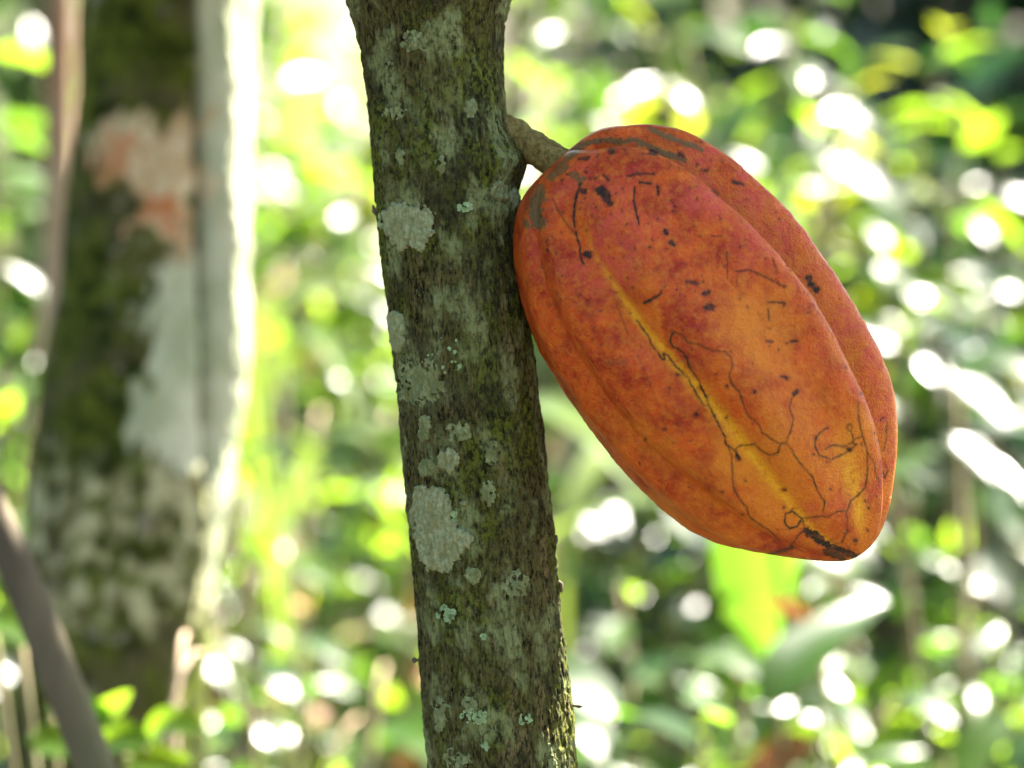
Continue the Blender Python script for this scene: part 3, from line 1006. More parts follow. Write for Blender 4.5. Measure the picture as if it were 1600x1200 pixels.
def limb(path, r0, r1, mat, parent, name='limb', n=8):
    path = np.asarray(path)
    V, F = tube(path, np.linspace(r0, r1, len(path)), n)
    return mobj(name, V, F, mat, parent)


# directions from which the canopy lets the sun through
GAPS = [(pix(x, y, d_), r_ * 1.3) for x, y, d_, r_ in [(480, 180, 4.4, .55), (560, 60, 4.8, .5), (520, 600, 3.3, .40), (450, 900, 2.9, .35), (420, 1120, 2.6, .36), (1000, 60, 4.2, .42),
        (1180, 160, 3.7, .40), (1330, 80, 3.7, .25), (950, 1100, 2.45, .45), (1180, 1130, 2.4, .5), (1400, 1080, 2.4, .48), (1560, 950, 2.6, .38), (380, 500, 1.95, .30), (385, 250, 1.93, .16), (365, 700, 1.93, .18),
        (1180, 950, 2.45, .16), (920, 760, 2.8, .18), (1540, 600, 3.0, .28), (889, 1050, 1.15, .12), (1392, 660, 1.15, .10), (1550, 620, 2.7, .16), (1430, 740, 2.8, .14), (1290, 1100, 2.4, .16), (930, 1080, 2.3, .2), (1120, 1010, 2.4, .16), (1320, 250, 3.2, .2), (1140, 130, 3.2, .2), (430, 1070, 2.5, .16), (420, 700, 2.7, .14), (110, 1140, 1.75, .12), (40, 250, 3.0, .2), (1400, 800, 2.9, .2)]]
r2 = np.random.default_rng(3)
# crown of the cacao tree: forks just above the picture
fork = local_to_world(np.array([(cx[0] - 800) * K, (600 - rows[0]) * K, 0]))
podc = local_to_world(np.array([0.075, 0.01, 0.016]))
limbs = [((-0.55, 0.25, 0.55), 0.9), ((0.55, 0.55, 0.62), 1.1), ((0.15, 0.95, 0.7), 1.2)]
ends = []
for d, ln in limbs:
    e = fork + np.array(d) * ln
    pth_ = bez(fork - np.array([0, 0, 0.03]), fork + np.array([d[0] * .25, d[1] * .25, .30]), e, 10)
    limb(pth_, 0.026, 0.009, M['brownbark'], cacao)
    ends.append(e)
clumps = [(e, (0.34, 0.34, 0.22)) for e in ends]
for tq in (0.75, 1.05, 1.4, 1.8):
    clumps.append((podc + SUN * tq + np.array([0.02, 0, 0.02]), (0.27, 0.27, 0.16)))  # unseen leaf clumps added up the sun ray to keep the pod shaded
fleckQ = local_to_world(np.array([(889 - 800) * K, (600 - 1050) * K, 0.008]))
make_crown(1150, clumps, 0.22, M['leaf_mid'], cacao, r2, flecks=[(fleckQ, 0.10), (pix(1392, 660, 1.15), 0.07)] + GAPS[12:15])

# ------------------------------------------------------------------ old mossy tree on the left
dT = 1.95
kT = 0.36 / 1600.0 * dT
BL = [(150, -200), (128, 0), (122, 150), (105, 300), (92, 450), (70, 560), (55, 680), (42, 800), (35, 900), (30, 1000), (20, 1200), (0, 1500)]
BR = [(425, -200), (404, 0), (398, 100), (386, 220), (380, 400), (370, 560), (356, 700), (348, 780), (340, 860), (330, 940), (322, 1000), (318, 1200), (330, 1500)]
SEAM = [(312, -200), (320, 0), (326, 160), (330, 300), (330, 420), (336, 560), (338, 680), (334, 760), (326, 860), (300, 1200)]
rowsB = np.linspace(-500, 600 + CAMZ / kT * 0.72, 520)
fI = lambda pts, y: np.interp(y, [q[1] for q in pts], [q[0] for q in pts])
bl = fI(BL, rowsB); br = fI(BR, rowsB); sm = fI(SEAM, rowsB)
nfb, nbb = 300, 70
thb = np.concatenate([np.linspace(math.pi, 0, nfb), np.linspace(0, -math.pi, nbb + 2)[1:-1]])
TB, RB = np.meshgrid(thb, rowsB)
cB = ((bl + br) / 2)[:, None]; hB = ((br - bl) / 2)[:, None]
bpx = cB + hB * np.cos(TB)
sd_seam = (bpx - sm[:, None])
seamdepth = sstep(80, 200, RB) * sstep(800, 700, RB)
ux, uy, uz = np.cos(TB) * 0.08, -RB * kT, np.sin(TB) * 0.08
db = 0.004 * fbm(ux * 20, uy * 14, uz * 20, 3, 501) + 0.0022 * fbm(ux * 90, uy * 60, uz * 90, 3, 505)
db = db - 0.016 * np.exp(-np.abs(sd_seam) / 7.0) * seamdepth * (np.sin(TB) > 0)
db = db + 0.008 * np.exp(-((sd_seam - 30) / 24.0) ** 2) * (np.sin(TB) > -0.2) * sstep(900, 760, RB)
RBm = hB * kT + db
PB = np.stack([(cB - 800) * kT + RBm * np.cos(TB), (600 - RB) * kT + 0 * TB, RBm * np.sin(TB) * 0.95], -1)
bW = local_to_world(PB, dT)
wbx = fbm(ux * 50, uy * 40, uz * 50, 5, 511, .65) * 70; wby = fbm(ux * 50, uy * 40, uz * 50, 5, 517, .65) * 70
qx, qy = bpx + wbx, RB + wby
orange = sstep(-7, 7, poly_sd(qx, qy, [(150, 225), (180, 205), (210, 190), (270, 215), (318, 185), (328, 300), (312, 400), (290, 402), (262, 375), (228, 372), (238, 320), (215, 290), (190, 300), (160, 262)]))
rust = np.maximum(sstep(-6, 10, poly_sd(qx, qy, [(230, 330), (262, 310), (300, 315), (316, 345), (306, 398), (282, 385), (262, 352), (232, 372)])),
                  sstep(-6, 10, poly_sd(qx, qy, [(155, 250), (185, 215), (225, 205), (235, 270), (215, 300), (180, 300)])) * .8)
pale = sstep(-9, 9, poly_sd(qx, qy, [(262, 420), (300, 398), (330, 400), (336, 560), (338, 700), (320, 740), (240, 690), (232, 620), (250, 560), (262, 500)]))
pale = np.maximum(pale, sstep(-8, 8, sd_seam - 2) * sstep(960, 860, RB))
low = sstep(690, 760, qy) * sstep(985, 950, qy)
mott = sstep(-0.20, 0.15, fbm(ux * 75, uy * 55, uz * 75, 4, 531))
mossy = np.clip(1 - pale - orange, 0, 1)
t = NT('old_bark')
v1 = t.coord()
n1 = t.noise(v1, 60, 5, 0.6); n2 = t.noise(v1, 22, 4, 0.6); n3 = t.noise(v1, 160, 3)
col = t.mix(t.ramp(n1, 0.35, 0.65), (0.014, 0.022, 0.004), (0.085, 0.105, 0.014))
col = t.mix(t.math('MULTIPLY', t.ramp(n2, 0.48, 0.64), 0.7), col, (0.075, 0.066, 0.035))
col = t.mix(t.math('MULTIPLY', t.ramp(t.noise(v1, 45, 3), 0.60, 0.68), 0.55), col, (0.28, 0.26, 0.19))
palec = t.mix(t.ramp(n2, 0.35, 0.65), (0.30, 0.34, 0.21), (0.46, 0.48, 0.34))
col = t.mix(t.attr('low'), col, t.mix(t.ramp(n1, 0.38, 0.60), (0.10, 0.095, 0.035), (0.37, 0.37, 0.21)))
col = t.mix(t.attr('pale'), col, palec)
orc = t.mix(t.ramp(n1, 0.35, 0.65), (0.42, 0.30, 0.16), (0.55, 0.46, 0.30))
col = t.mix(t.attr('orange'), col, orc)
col = t.mix(t.math('MULTIPLY', t.attr('rust'), t.ramp(n1, 0.25, 0.6)), col, (0.40, 0.14, 0.05))
M['old_bark'] = t.done(t.principled(col, 0.9, 0.06, n3, 0.5, 0.004))
bbase = local_to_world(np.array([0, 0, 0.]), dT)
bbase = bW[-1].mean(0)
bbase[2] = float(ground_z(bbase[0], bbase[1]))
old = empty('old_tree', bbase, 'thick mossy old tree trunk with orange peeled bark patch and pale seam', 'tree')
mobj('trunk', bW.reshape(-1, 3), grid_faces(*TB.shape)[:, ::-1], M['old_bark'], old,
     attrs={'orange': orange, 'rust': rust, 'pale': pale, 'low': low * mott})
topB = bW[0].mean(0)
for d in ((-0.9, 0.2, 0.9), (0.3, 0.8, 1.0), (-0.3, 0.9, 0.8)):
    e = topB + np.array(d) * 1.5
    limb(bez(topB - np.array([0, 0, .05]), topB + np.array([d[0] * .3, d[1] * .3, .6]), e, 9), 0.06, 0.015, M['brownbark'], old)
make_crown(700, [(topB + np.array((-1.35, .3, 1.4)), (.8, .7, .5)), (topB + np.array((-.5, 1.4, 1.5)), (.8, .8, .5)), (topB + np.array((-0.9, .7, 1.9)), (.9, .9, .4))], 0.24, M['leaf_mid'], old, r2, flecks=GAPS, leak=0.1)

# ------------------------------------------------------------------ undergrowth


def shrub(loc, h, n_stem, n_leaf, size, mat, label, cat='shrub', group=None, name='broadleaf_shrub', spread=0.35, stemmat='stem', seed=0, lean=(0, 0), mats2=None, p2=0.15, start=0.25, dr=0.3, face=(0.18, -0.28)):
    q = np.random.default_rng(seed)
    loc = np.array([loc[0], loc[1], float(ground_z(loc[0], loc[1]))])
    root = empty(name, loc, label, cat, group)
    for s in range(n_stem):
        az = q.uniform(0, 6.28)
        sp = spread * h * q.uniform(0.3, 1.0)
        hh = h * q.uniform(0.75, 1.05)
        e = loc + np.array([math.cos(az) * sp + lean[0] * h, math.sin(az) * sp + lean[1] * h, hh])
        mid_ = loc + np.array([math.cos(az) * sp * 0.25, math.sin(az) * sp * 0.25, hh * 0.6])
        path = bez(loc - np.array([0, 0, 0.02]), mid_, e, 9)
        V, F = tube(path, np.linspace(0.006 * (0.6 + h), 0.0018, 9), 6)
        mobj('stem', V, F, M[stemmat], root)
        for i in range(n_leaf):
            tq = start + (1 - start) * (i + q.uniform(0, 1)) / n_leaf
            x = tq * 8
            i0 = min(7, int(x)); p = path[i0] + (path[i0 + 1] - path[i0]) * (x - i0)
            a = i * 2.4 + q.uniform(-.5, .5) + s
            el = q.uniform(-0.5, 0.6) + (0.4 if tq > .9 else 0)
            d = np.array([math.cos(a) * math.cos(el), math.sin(a) * math.cos(el), math.sin(el) - dr])
            d /= np.linalg.norm(d)
            mm = mat if (mats2 is None or q.uniform() > p2) else mats2
            sz = size * q.uniform(0.6, 1.2)
            up = np.array([face[0], face[1], 1.0]) + q.normal(size=3) * 0.45
            put_leaf(LEAF[mm, int(q.integers(4))], p + d * 0.09 * sz, d, up, sz, root, wid=q.uniform(0.85, 1.2))
    return root


def blade_mesh(p0, p1, p2, w, n=14, up=(0, 0, 1)):
    path = bez(p0, p1, p2, n)
    T = np.gradient(path, axis=0)
    V = []
    for i, p in enumerate(path):
        v = i / (n - 1)
        side = np.cross(T[i], np.asarray(up, float)); side /= np.linalg.norm(side) + 1e-9
        nn_ = np.cross(side, T[i]); nn_ /= np.linalg.norm(nn_) + 1e-9
        ww = 0.5 * w * min(1, 0.25 + v * 3.0) * (1 - max(0, (v - 0.45) / 0.55) ** 1.8) + 0.0006
        V += [p - side * ww + nn_ * ww * 0.35, p, p + side * ww + nn_ * ww * 0.35]
    F = []
    for i in range(n - 1):
        for j in range(2):
            a = i * 3 + j
            F.append((a, a + 1, a + 4, a + 3))
    return np.array(V), F


def strap_plant(loc, n, length, w, mat, label, cat='herb', group=None, name='strap_leaf_herb', seed=0, lift=0.75, dirs=None):
    q = np.random.default_rng(seed)
    loc = np.array([loc[0], loc[1], float(ground_z(loc[0], loc[1]))])
    root = empty(name, loc, label, cat, group)
    for i in range(n):
        az = q.uniform(0, 6.28) if dirs is None else dirs[i % len(dirs)] + q.uniform(-.3, .3)
        ln = length * q.uniform(0.65, 1.15)
        lf = lift * q.uniform(0.7, 1.2)
        d = np.array([math.cos(az), math.sin(az), 0])
        p0 = loc + d * 0.02
        p1 = loc + d * ln * 0.30 + np.array([0, 0, ln * lf * 1.25])
        p2 = loc + d * ln * q.uniform(.65, .95) + np.array([0, 0, ln * lf * q.uniform(0.2, 0.7)])
        V, F = blade_mesh(p0, p1, p2, w * q.uniform(.7, 1.2))
        mobj('blade', V, F, M[mat], root)
    return root


def ray_ground(px, depth):
    """a spot on the ground at that distance, under a photo column"""
    p = pix(px, 600, depth)
    return (p[0], p[1])


# leaf litter on the visible ground
r4 = np.random.default_rng(21)
nL = 5200
lx = r4.uniform(-3.2, 3.2, nL); ly = r4.uniform(0.4, 8.5, nL)
lz = ground_z(lx, ly) + r4.uniform(0.004, 0.035, nL)
V, F = leaf_mass(np.stack([lx, ly, lz], 1), np.stack([r4.normal(size=nL), r4.normal(size=nL), r4.normal(size=nL) * .25], 1),
                 np.array([0, 0, 1.0]) + r4.normal(size=(nL, 3)) * .4, r4.uniform(0.05, 0.14, nL), 1.2)
o = mobj('leaf_litter', V, F, M['leaf_brown'])
tag(o, 'brown fallen leaves strewn over the forest floor', 'leaf litter', kind='stuff')
# low ground cover
nL = 9000
lx = r4.uniform(-3.6, 3.6, nL); ly = r4.uniform(2.2, 9.0, nL)
lz = ground_z(lx, ly) + r4.uniform(0.02, 0.22, nL)
V, F = leaf_mass(np.stack([lx, ly, lz], 1), np.stack([r4.normal(size=nL), r4.normal(size=nL), r4.normal(size=nL) * .5], 1),
                 np.array([0, 0, 1.0]) + r4.normal(size=(nL, 3)) * .5, r4.uniform(0.04, 0.10, nL), 1.0)
o = mobj('ground_cover', V, F, M['leaf_lime'])
tag(o, 'low creeping green leaves covering the ground', 'ground cover', kind='stuff')

# --- named plants that the photograph shows
# broad lime leaf hanging right below the pod and its neighbours
g1 = empty('broad_leaf_plant', pix(1330, 600, 2.7) * np.array([1, 1, 0]) + np.array([0, 0, float(ground_z(*pix(1330, 600, 2.7)[:2]))]),
           'plant with broad upright-hanging lime leaf directly below the pod', 'plant')
gp = world_loc(g1)


def planted_leaf(root, pxs, depth, w, mat, up=(0, -0.6, 1), n=12, stem_from=None):
    """leaf whose blade runs through three photo points at that distance, on a stalk from the plant's foot"""
    a, b, c = [pix(x, y, d_) for (x, y), d_ in zip(pxs, depth)]
    V, F = blade_leaf(a, b, c, w, up, n)
    o = mobj('leaf', V, F, M[mat], root)
    gp_ = world_loc(root)
    st = bez(gp_ + np.array([0, 0, -.01]), gp_ * [.6, .6, 0] + a * [.4, .4, 0] + np.array([0, 0, gp_[2] * .3 + a[2] * .8]), a, 10)
    V, F = tube(st, np.linspace(0.006, 0.0025, 10), 6)
    mobj('stem', V, F, M['stem'], root)
    return o


def blade_leaf(a, b, c, w, up, n=12):
    path = bez(a, 2 * np.asarray(b) - 0.5 * (np.asarray(a) + np.asarray(c)), c, n)
    T = np.gradient(path, axis=0)
    V, F = [], []
    for i, p in enumerate(path):
        v = i / (n - 1)
        side = np.cross(T[i], np.asarray(up, float)); side /= np.linalg.norm(side) + 1e-9
        nn_ = np.cross(side, T[i]); nn_ /= np.linalg.norm(nn_) + 1e-9
        ww = 0.5 * w * (math.sin(math.pi * min(1, 0.03 + v ** 0.8 * 0.97)) ** 0.65) * (1 - .15 * v) + 0.001
        for s in (-1, -.5, 0, .5, 1):
            V.append(p + side * ww * s + nn_ * ww * (0.22 * abs(s) + 0.06 * math.sin(v * 11 + s * 2) * abs(s)))
    for i in range(n - 1):
        for j in range(4):
            q_ = i * 5 + j
            F.append((q_, q_ + 1, q_ + 6, q_ + 5))
    return np.array(V), F


planted_leaf(g1, [(1175, 700), (1178, 880), (1184, 1045)], (2.36, 2.45, 2.54), 0.084, 'leaf_mid', up=(0.15, -1, 0.25))
planted_leaf(g1, [(1205, 1105), (1270, 1010), (1385, 940)], (2.22, 2.26, 2.32), 0.052, 'leaf_mid', up=(-.5, -.8, .6))
planted_leaf(g1, [(1185, 820), (1120, 840), (1040, 790)], (2.5, 2.5, 2.55), 0.05, 'leaf_dark', up=(0, -.5, 1))
planted_leaf(g1, [(1230, 870), (1290, 870), (1345, 900)], (2.7, 2.7, 2.7), 0.05, 'leaf_lime', up=(0, -.5, 1))

# pale arching straps between trunk and pod
g2b = ray_ground(890, 2.9)
g2 = empty('arching_strap_herb', (g2b[0], g2b[1], float(ground_z(*g2b))), 'herb with long pale arching strap leaves between trunk and pod', 'herb')


def planted_strap(root, pxs, depth, w, mat, up=(0, 0, 1)):
    pts = [pix(x, y, d_) for (x, y), d_ in zip(pxs, depth)]
    gp_ = world_loc(root)
    path = np.concatenate([bez(gp_, gp_ * .5 + pts[0] * .5 + np.array([0, 0, .1]), pts[0], 6)[:-1], bez(pts[0], 2 * pts[1] - .5 * (pts[0] + pts[2]), pts[2], 12)])
    n = len(path)
    T = np.gradient(path, axis=0)
    V, F = [], []
    for i, p in enumerate(path):
        v = i / (n - 1)
        side = np.cross(T[i], np.asarray(up, float)); side /= np.linalg.norm(side) + 1e-9
        nn_ = np.cross(side, T[i]); nn_ /= np.linalg.norm(nn_) + 1e-9
        ww = 0.5 * w * (.12 + .88 * float(sstep(.22, .5, v))) * (1 - max(0, (v - .6) / .4) ** 2) + .0008
        V += [p - side * ww + nn_ * ww * .3, p, p + side * ww + nn_ * ww * .3]
    for i in range(n - 1):
        for j in range(2):
            a = i * 3 + j
            F.append((a, a + 1, a + 4, a + 3))
    return mobj('blade', V, F, M[mat], root)


planted_strap(g2, [(800, 640), (900, 655), (1010, 790)], (2.9, 2.8, 2.7), 0.030, 'strap', up=(0, -.8, .7))
planted_strap(g2, [(850, 850), (930, 800), (1060, 780)], (2.8, 2.7, 2.6), 0.026, 'strap', up=(0, -.6, .9))
planted_strap(g2, [(880, 900), (960, 690), (1120, 700)], (3.0, 3.1, 3.2), 0.03, 'strap', up=(0, -.6, .9))
g3b = ray_ground(540, 3.2)
g3 = empty('arching_strap_herb', (g3b[0], g3b[1], float(ground_z(*g3b))), 'herb with pale arching straps between the mossy tree and the cacao trunk', 'herb')
planted_strap(g3, [(385, 600), (440, 470), (590, 470)], (3.0, 3.0, 2.9), 0.030, 'strap', up=(0, -.6, .8))
planted_strap(g3, [(410, 640), (480, 520), (560, 640)], (3.0, 3.0, 2.9), 0.026, 'strap', up=(0, -.6, .8))
planted_strap(g3, [(400, 560), (500, 420), (620, 440)], (3.2, 3.2, 3.2), 0.022, 'strap', up=(0, -.6, .8))
planted_strap(g3, [(420, 900), (500, 700), (590, 700)], (3.3, 3.3, 3.2), 0.024, 'strap', up=(0, -.6, .8))

# herb at the foot of the mossy tree with lime oval leaves
g4b = ray_ground(130, 1.75)
g4 = empty('oval_leaf_herb', (g4b[0], g4b[1], float(ground_z(*g4b))), 'herb with small lime oval leaves at the foot of the mossy tree', 'herb')
for pts, w, m_ in [(([50, 1145], [95, 1162], [140, 1185]), .030, 'leaf_lime'), (([145, 1170], [190, 1155], [235, 1165]), .030, 'leaf_lime'),
                   (([80, 1095], [130, 1112], [185, 1135]), .026, 'leaf_mid'), (([120, 1130], [160, 1120], [205, 1080]), .026, 'leaf_lime'),
                   (([-15, 965], [15, 970], [55, 1005]), .034, 'leaf_mid'), (([30, 985], [65, 995], [85, 1030]), .034, 'leaf_lime'),
                   (([200, 1180], [250, 1195], [300, 1190]), .03, 'leaf_mid'), (([230, 1150], [270, 1130], [320, 1140]), .026, 'leaf_lime')]:
    planted_leaf(g4, pts, (1.76, 1.75, 1.74), w * .86, 'leaf_lime', up=(0.1, -.8, .7), n=9)  # every leaf in the lighter lime, standing in for sun on them

# broad glossy leaves that throw the sun back
HV = SUN + np.array([0, -1, .1])
for px0, d_, lab, lv in [
        (1540, 2.7, 'glossy-leaved plant with sun-bleached leaves beside the outer rib of the pod',
         [((1490, 575), (1560, 568), (1630, 592), .050), ((1495, 592), (1530, 622), (1575, 662), .038), ((1380, 735), (1430, 738), (1482, 768), .040), ((1485, 678), (1520, 710), (1555, 748), .036), ((1590, 760), (1570, 800), (1600, 850), .04)]),
        (1020, 2.35, 'glossy-leaved plant with large white-shining leaves at the foot of the cacao trunk',
         [((815, 1050), (900, 1078), (960, 1120), .070), ((930, 1170), (1010, 1120), (1075, 1150), .080), ((1085, 1015), (1140, 1035), (1190, 1062), .038), ((1055, 960), (1100, 985), (1150, 1015), .036),
          ((985, 1062), (1045, 1040), (1095, 1062), .040), ((1225, 1122), (1290, 1106), (1350, 1128), .042), ((820, 1150), (890, 1140), (960, 1200), .07), ((1400, 1090), (1440, 1100), (1490, 1130), .04)]),
        (1250, 3.2, 'tall glossy-leaved plant with pale arching leaves behind the upper rib of the pod',
         [((1180, 290), (1270, 245), (1350, 300), .050), ((1300, 262), (1370, 300), (1420, 390), .045), ((1070, 55), (1120, 60), (1175, 80), .055), ((1080, 235), (1140, 195), (1205, 150), .075), ((1285, 215), (1322, 188), (1360, 165), .055), ((1320, 130), (1370, 85), (1430, 70), .035)]),
        (430, 2.5, 'glossy-leaved plant with shining leaves between the dry stalks',
         [((365, 735), (410, 705), (455, 700), .040), ((395, 1090), (425, 1055), (475, 1100), .055), ((255, 1088), (285, 1094), (318, 1108), .032), ((470, 1000), (500, 1010), (540, 1040), .035), ((300, 1180), (340, 1150), (390, 1165), .04)])]:
    x_, y_ = ray_ground(px0, d_)
    gl = empty('glossy_leaf_plant', (x_, y_, float(ground_z(x_, y_))), lab, 'plant')
    for n_, (p_a, p_b, p_c, w_) in enumerate(lv):
        dd_ = d_ + 0.06 * math.sin(n_ * 2.1)
        planted_leaf(gl, (p_a, p_b, p_c), (dd_ + .02, dd_, dd_ - .02), w_, 'leaf_mid', up=HV, n=9)

# thin trunks
sp = empty('leaning_sapling', (*ray_ground(560, 1.5), 0), 'brown leaning sapling trunk crossing in front of the mossy tree base', 'tree')
sb = world_loc(sp)
pth_ = np.concatenate([bez(sb, pix(420, 2300, 1.5), pix(180, 1290, 1.5), 10)[:-1], bez(pix(180, 1290, 1.5), pix(60, 950, 1.5), pix(-40, 740, 1.51), 10)[:-1], bez(pix(-40, 740, 1.51), pix(-180, 470, 1.55), pix(-260, -1300, 1.75), 8)])
V, F = tube(pth_, np.linspace(0.0125, 0.0085, len(pth_)), 14)
mobj('trunk', V, F, M['brownbark'], sp)
make_crown(300, [(pth_[-1], (.3, .3, .25))] + [(pix(10, y_, 1.5) + SUN * t_, (.11, .11, .08)) for y_, t_ in ((740, 1.2), (830, 1.2), (920, 1.25), (1000, 1.25), (780, 1.45), (880, 1.5), (960, 1.5))], 0.13, M['leaf_mid'], sp, r4, flecks=GAPS[-1:])  # small unseen clumps added towards the sun to shade this trunk
for px, d_, ptop, lab in [(92, 2.9, (108, 120), 'thin pale sapling trunk just behind the left edge of the mossy tree'),]:
    s2 = empty('thin_sapling', (*ray_ground(px, d_), float(ground_z(*ray_ground(px, d_)))), lab, 'tree')
    b_ = world_loc(s2)
    pth_ = bez(b_, pix(px - 20, 700, d_), pix(ptop[0], ptop[1] - 1100, d_), 16)
    V, F = tube(pth_, np.linspace(0.022, 0.012, 16), 12)
    mobj('trunk', V, F, M['drystem'], s2)
    make_crown(140, [(pth_[-1], (.3, .3, .25))], 0.14, M['leaf_mid'], s2, r4)

dry = [((545, 1260), (565, 1120), (600, 1040), 2.6, .010), ((240, 1085), (262, 1040), (290, 990), 1.78, .008), ((165, 985), (240, 985), (320, 1020), 1.76, .006),
       ((430, 1230), (480, 1180), (560, 1120), 2.4, .008), ((440, 900), (470, 800), (500, 640), 3.4, .012), ((480, 1000), (520, 760), (610, 640), 3.6, .010),
       ((380, 980), (440, 1000), (580, 985), 3.2, .007), ((310, 1090), (380, 1092), (450, 1080), 2.9, .010), ((1480, 1150), (1500, 1000), (1470, 700), 3.6, .010),
       ((1560, 900), (1540, 600), (1500, 300), 4.0, .010), ((860, 60), (960, 150), (1050, 160), 4.2, .010)]
labs = ['pale dry stalk rising beside the base of the cacao trunk', 'short bent dry stalk by the mossy tree foot', 'thin dry twig lying across the mossy tree foot',
        'pale slanting dry stalk in the lower undergrowth', 'upright pinkish dry stalk among lime leaves', 'slanting dry stalk behind the cacao trunk',
        'horizontal dry twig caught in the undergrowth', 'pinkish dry stick lying among pale leaves', 'upright brown stalk among dark shrubs right of the pod',
        'tall brown stem in the shade right of the pod', 'slanting dry twig above the pod']
for (a, b, c, d_, r_), lab in zip(dry, labs):
    A, B, C_ = pix(*a, d_), pix(*b, d_), pix(*c, d_ + .1)
    gz = float(ground_z(A[0], A[1]))
    foot = np.array([A[0] + .02, A[1], gz])
    foot = foot + (A - C_) * [.35, .35, 0]
    path = bez(foot, A * .7 + B * .3 + np.array([0, 0, .03]), C_, 14)
    V, F = tube(path, np.linspace(r_ * .5, r_ * .22, len(path)), 7)
    st = mobj('dry_stalk', V, F, M['drystem'], origin=foot)
    tag(st, lab, 'stalk')

# shrubs by photo column, distance and height of the top
seed = 100
SHR = [  # px column, distance, top row in the photo, stems, leaves per stem, leaf size, colour, second colour
    ('bright', 450, 4.2, 60, 4, 22, .12, 'leaf_lime', 'leaf_yellow'), ('bright', 540, 4.8, -60, 4, 22, .13, 'leaf_lime', 'leaf_yellow'),
    ('bright', 620, 4.4, 40, 4, 20, .12, 'leaf_lime', 'leaf_mid'), ('bright', 490, 3.6, 420, 4, 18, .10, 'leaf_lime', 'leaf_mid'),
    ('bright', 400, 3.8, 560, 3, 16, .10, 'leaf_lime', 'leaf_mid'), ('bright', 560, 3.2, 650, 4, 16, .09, 'leaf_lime', 'leaf_brown'),
    ('low', 480, 2.9, 800, 4, 16, .08, 'leaf_lime', 'leaf_brown'), ('low', 380, 2.7, 960, 4, 14, .07, 'leaf_lime', 'leaf_mid'),
    ('low', 590, 2.8, 900, 4, 14, .08, 'leaf_mid', 'leaf_brown'), ('low', 300, 2.6, 1030, 4, 14, .07, 'leaf_lime', 'leaf_mid'),
    ('top', 900, 4.4, -40, 4, 20, .12, 'leaf_lime', 'leaf_yellow'), ('top', 1010, 4.0, 0, 4, 20, .12, 'leaf_lime', 'leaf_mid'),
    ('top', 1120, 3.8, -20, 4, 20, .12, 'leaf_lime', 'leaf_yellow'), ('top', 1230, 3.6, 40, 4, 18, .11, 'leaf_lime', 'leaf_yellow'),
    ('top', 1330, 3.8, 20, 3, 18, .12, 'leaf_yellow', 'leaf_lime'), ('top', 960, 5.2, 100, 4, 20, .14, 'leaf_mid', 'leaf_lime'),
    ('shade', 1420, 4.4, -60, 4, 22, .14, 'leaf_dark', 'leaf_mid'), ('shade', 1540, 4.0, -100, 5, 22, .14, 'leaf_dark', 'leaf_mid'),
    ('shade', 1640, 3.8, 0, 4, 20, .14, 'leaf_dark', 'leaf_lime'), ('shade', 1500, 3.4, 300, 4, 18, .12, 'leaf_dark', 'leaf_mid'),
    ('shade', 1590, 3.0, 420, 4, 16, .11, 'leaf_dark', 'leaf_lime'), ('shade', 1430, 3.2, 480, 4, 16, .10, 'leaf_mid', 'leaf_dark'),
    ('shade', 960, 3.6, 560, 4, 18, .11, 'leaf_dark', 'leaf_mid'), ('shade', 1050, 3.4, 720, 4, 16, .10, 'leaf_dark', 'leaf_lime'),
    ('right', 1400, 2.9, 800, 4, 15, .09, 'leaf_lime', 'leaf_mid'), ('right', 1500, 2.7, 780, 4, 16, .09, 'leaf_lime', 'leaf_yellow'),
    ('right', 1580, 2.6, 830, 4, 16, .09, 'leaf_lime', 'leaf_mid'), ('right', 1320, 2.8, 960, 4, 15, .09, 'leaf_lime', 'leaf_brown'),
    ('right', 1080, 2.7, 960, 4, 15, .10, 'leaf_lime', 'leaf_mid'), ('right', 980, 2.6, 900, 4, 15, .10, 'leaf_mid', 'leaf_lime'),
    ('right', 900, 2.5, 1010, 4, 14, .14, 'leaf_lime', 'leaf_mid'), ('right', 1000, 2.3, 1050, 4, 14, .14, 'leaf_mid', 'leaf_lime'),
    ('right', 1130, 2.35, 1060, 4, 14, .14, 'leaf_lime', 'leaf_mid'), ('right', 1260, 2.4, 1050, 4, 14, .12, 'leaf_lime', 'leaf_mid'),
    ('right', 1450, 2.3, 1010, 4, 14, .08, 'leaf_lime', 'leaf_brown'), ('right', 1560, 2.25, 1000, 4, 14, .08, 'leaf_lime', 'leaf_mid'),
    ('edge', 30, 3.2, -60, 4, 20, .10, 'leaf_mid', 'leaf_lime'), ('edge', -40, 2.9, 250, 4, 18, .09, 'leaf_lime', 'leaf_mid'),
    ('edge', 60, 3.6, 150, 4, 18, .10, 'leaf_dark', 'leaf_lime'), ('edge', 20, 3.0, 500, 4, 16, .09, 'leaf_mid', 'leaf_lime'),
    ('edge', 10, 2.7, 760, 3, 14, .08, 'leaf_dark', 'leaf_mid'),
]
GRP = {'bright': 'sunlit shrubs between the two trunks', 'low': 'low herbs beside the cacao trunk', 'top': 'tall shrubs behind the pod',
       'shade': 'shaded shrubs behind the pod', 'right': 'low sunlit herbs below the pod', 'edge': 'shrubs beside the mossy tree'}
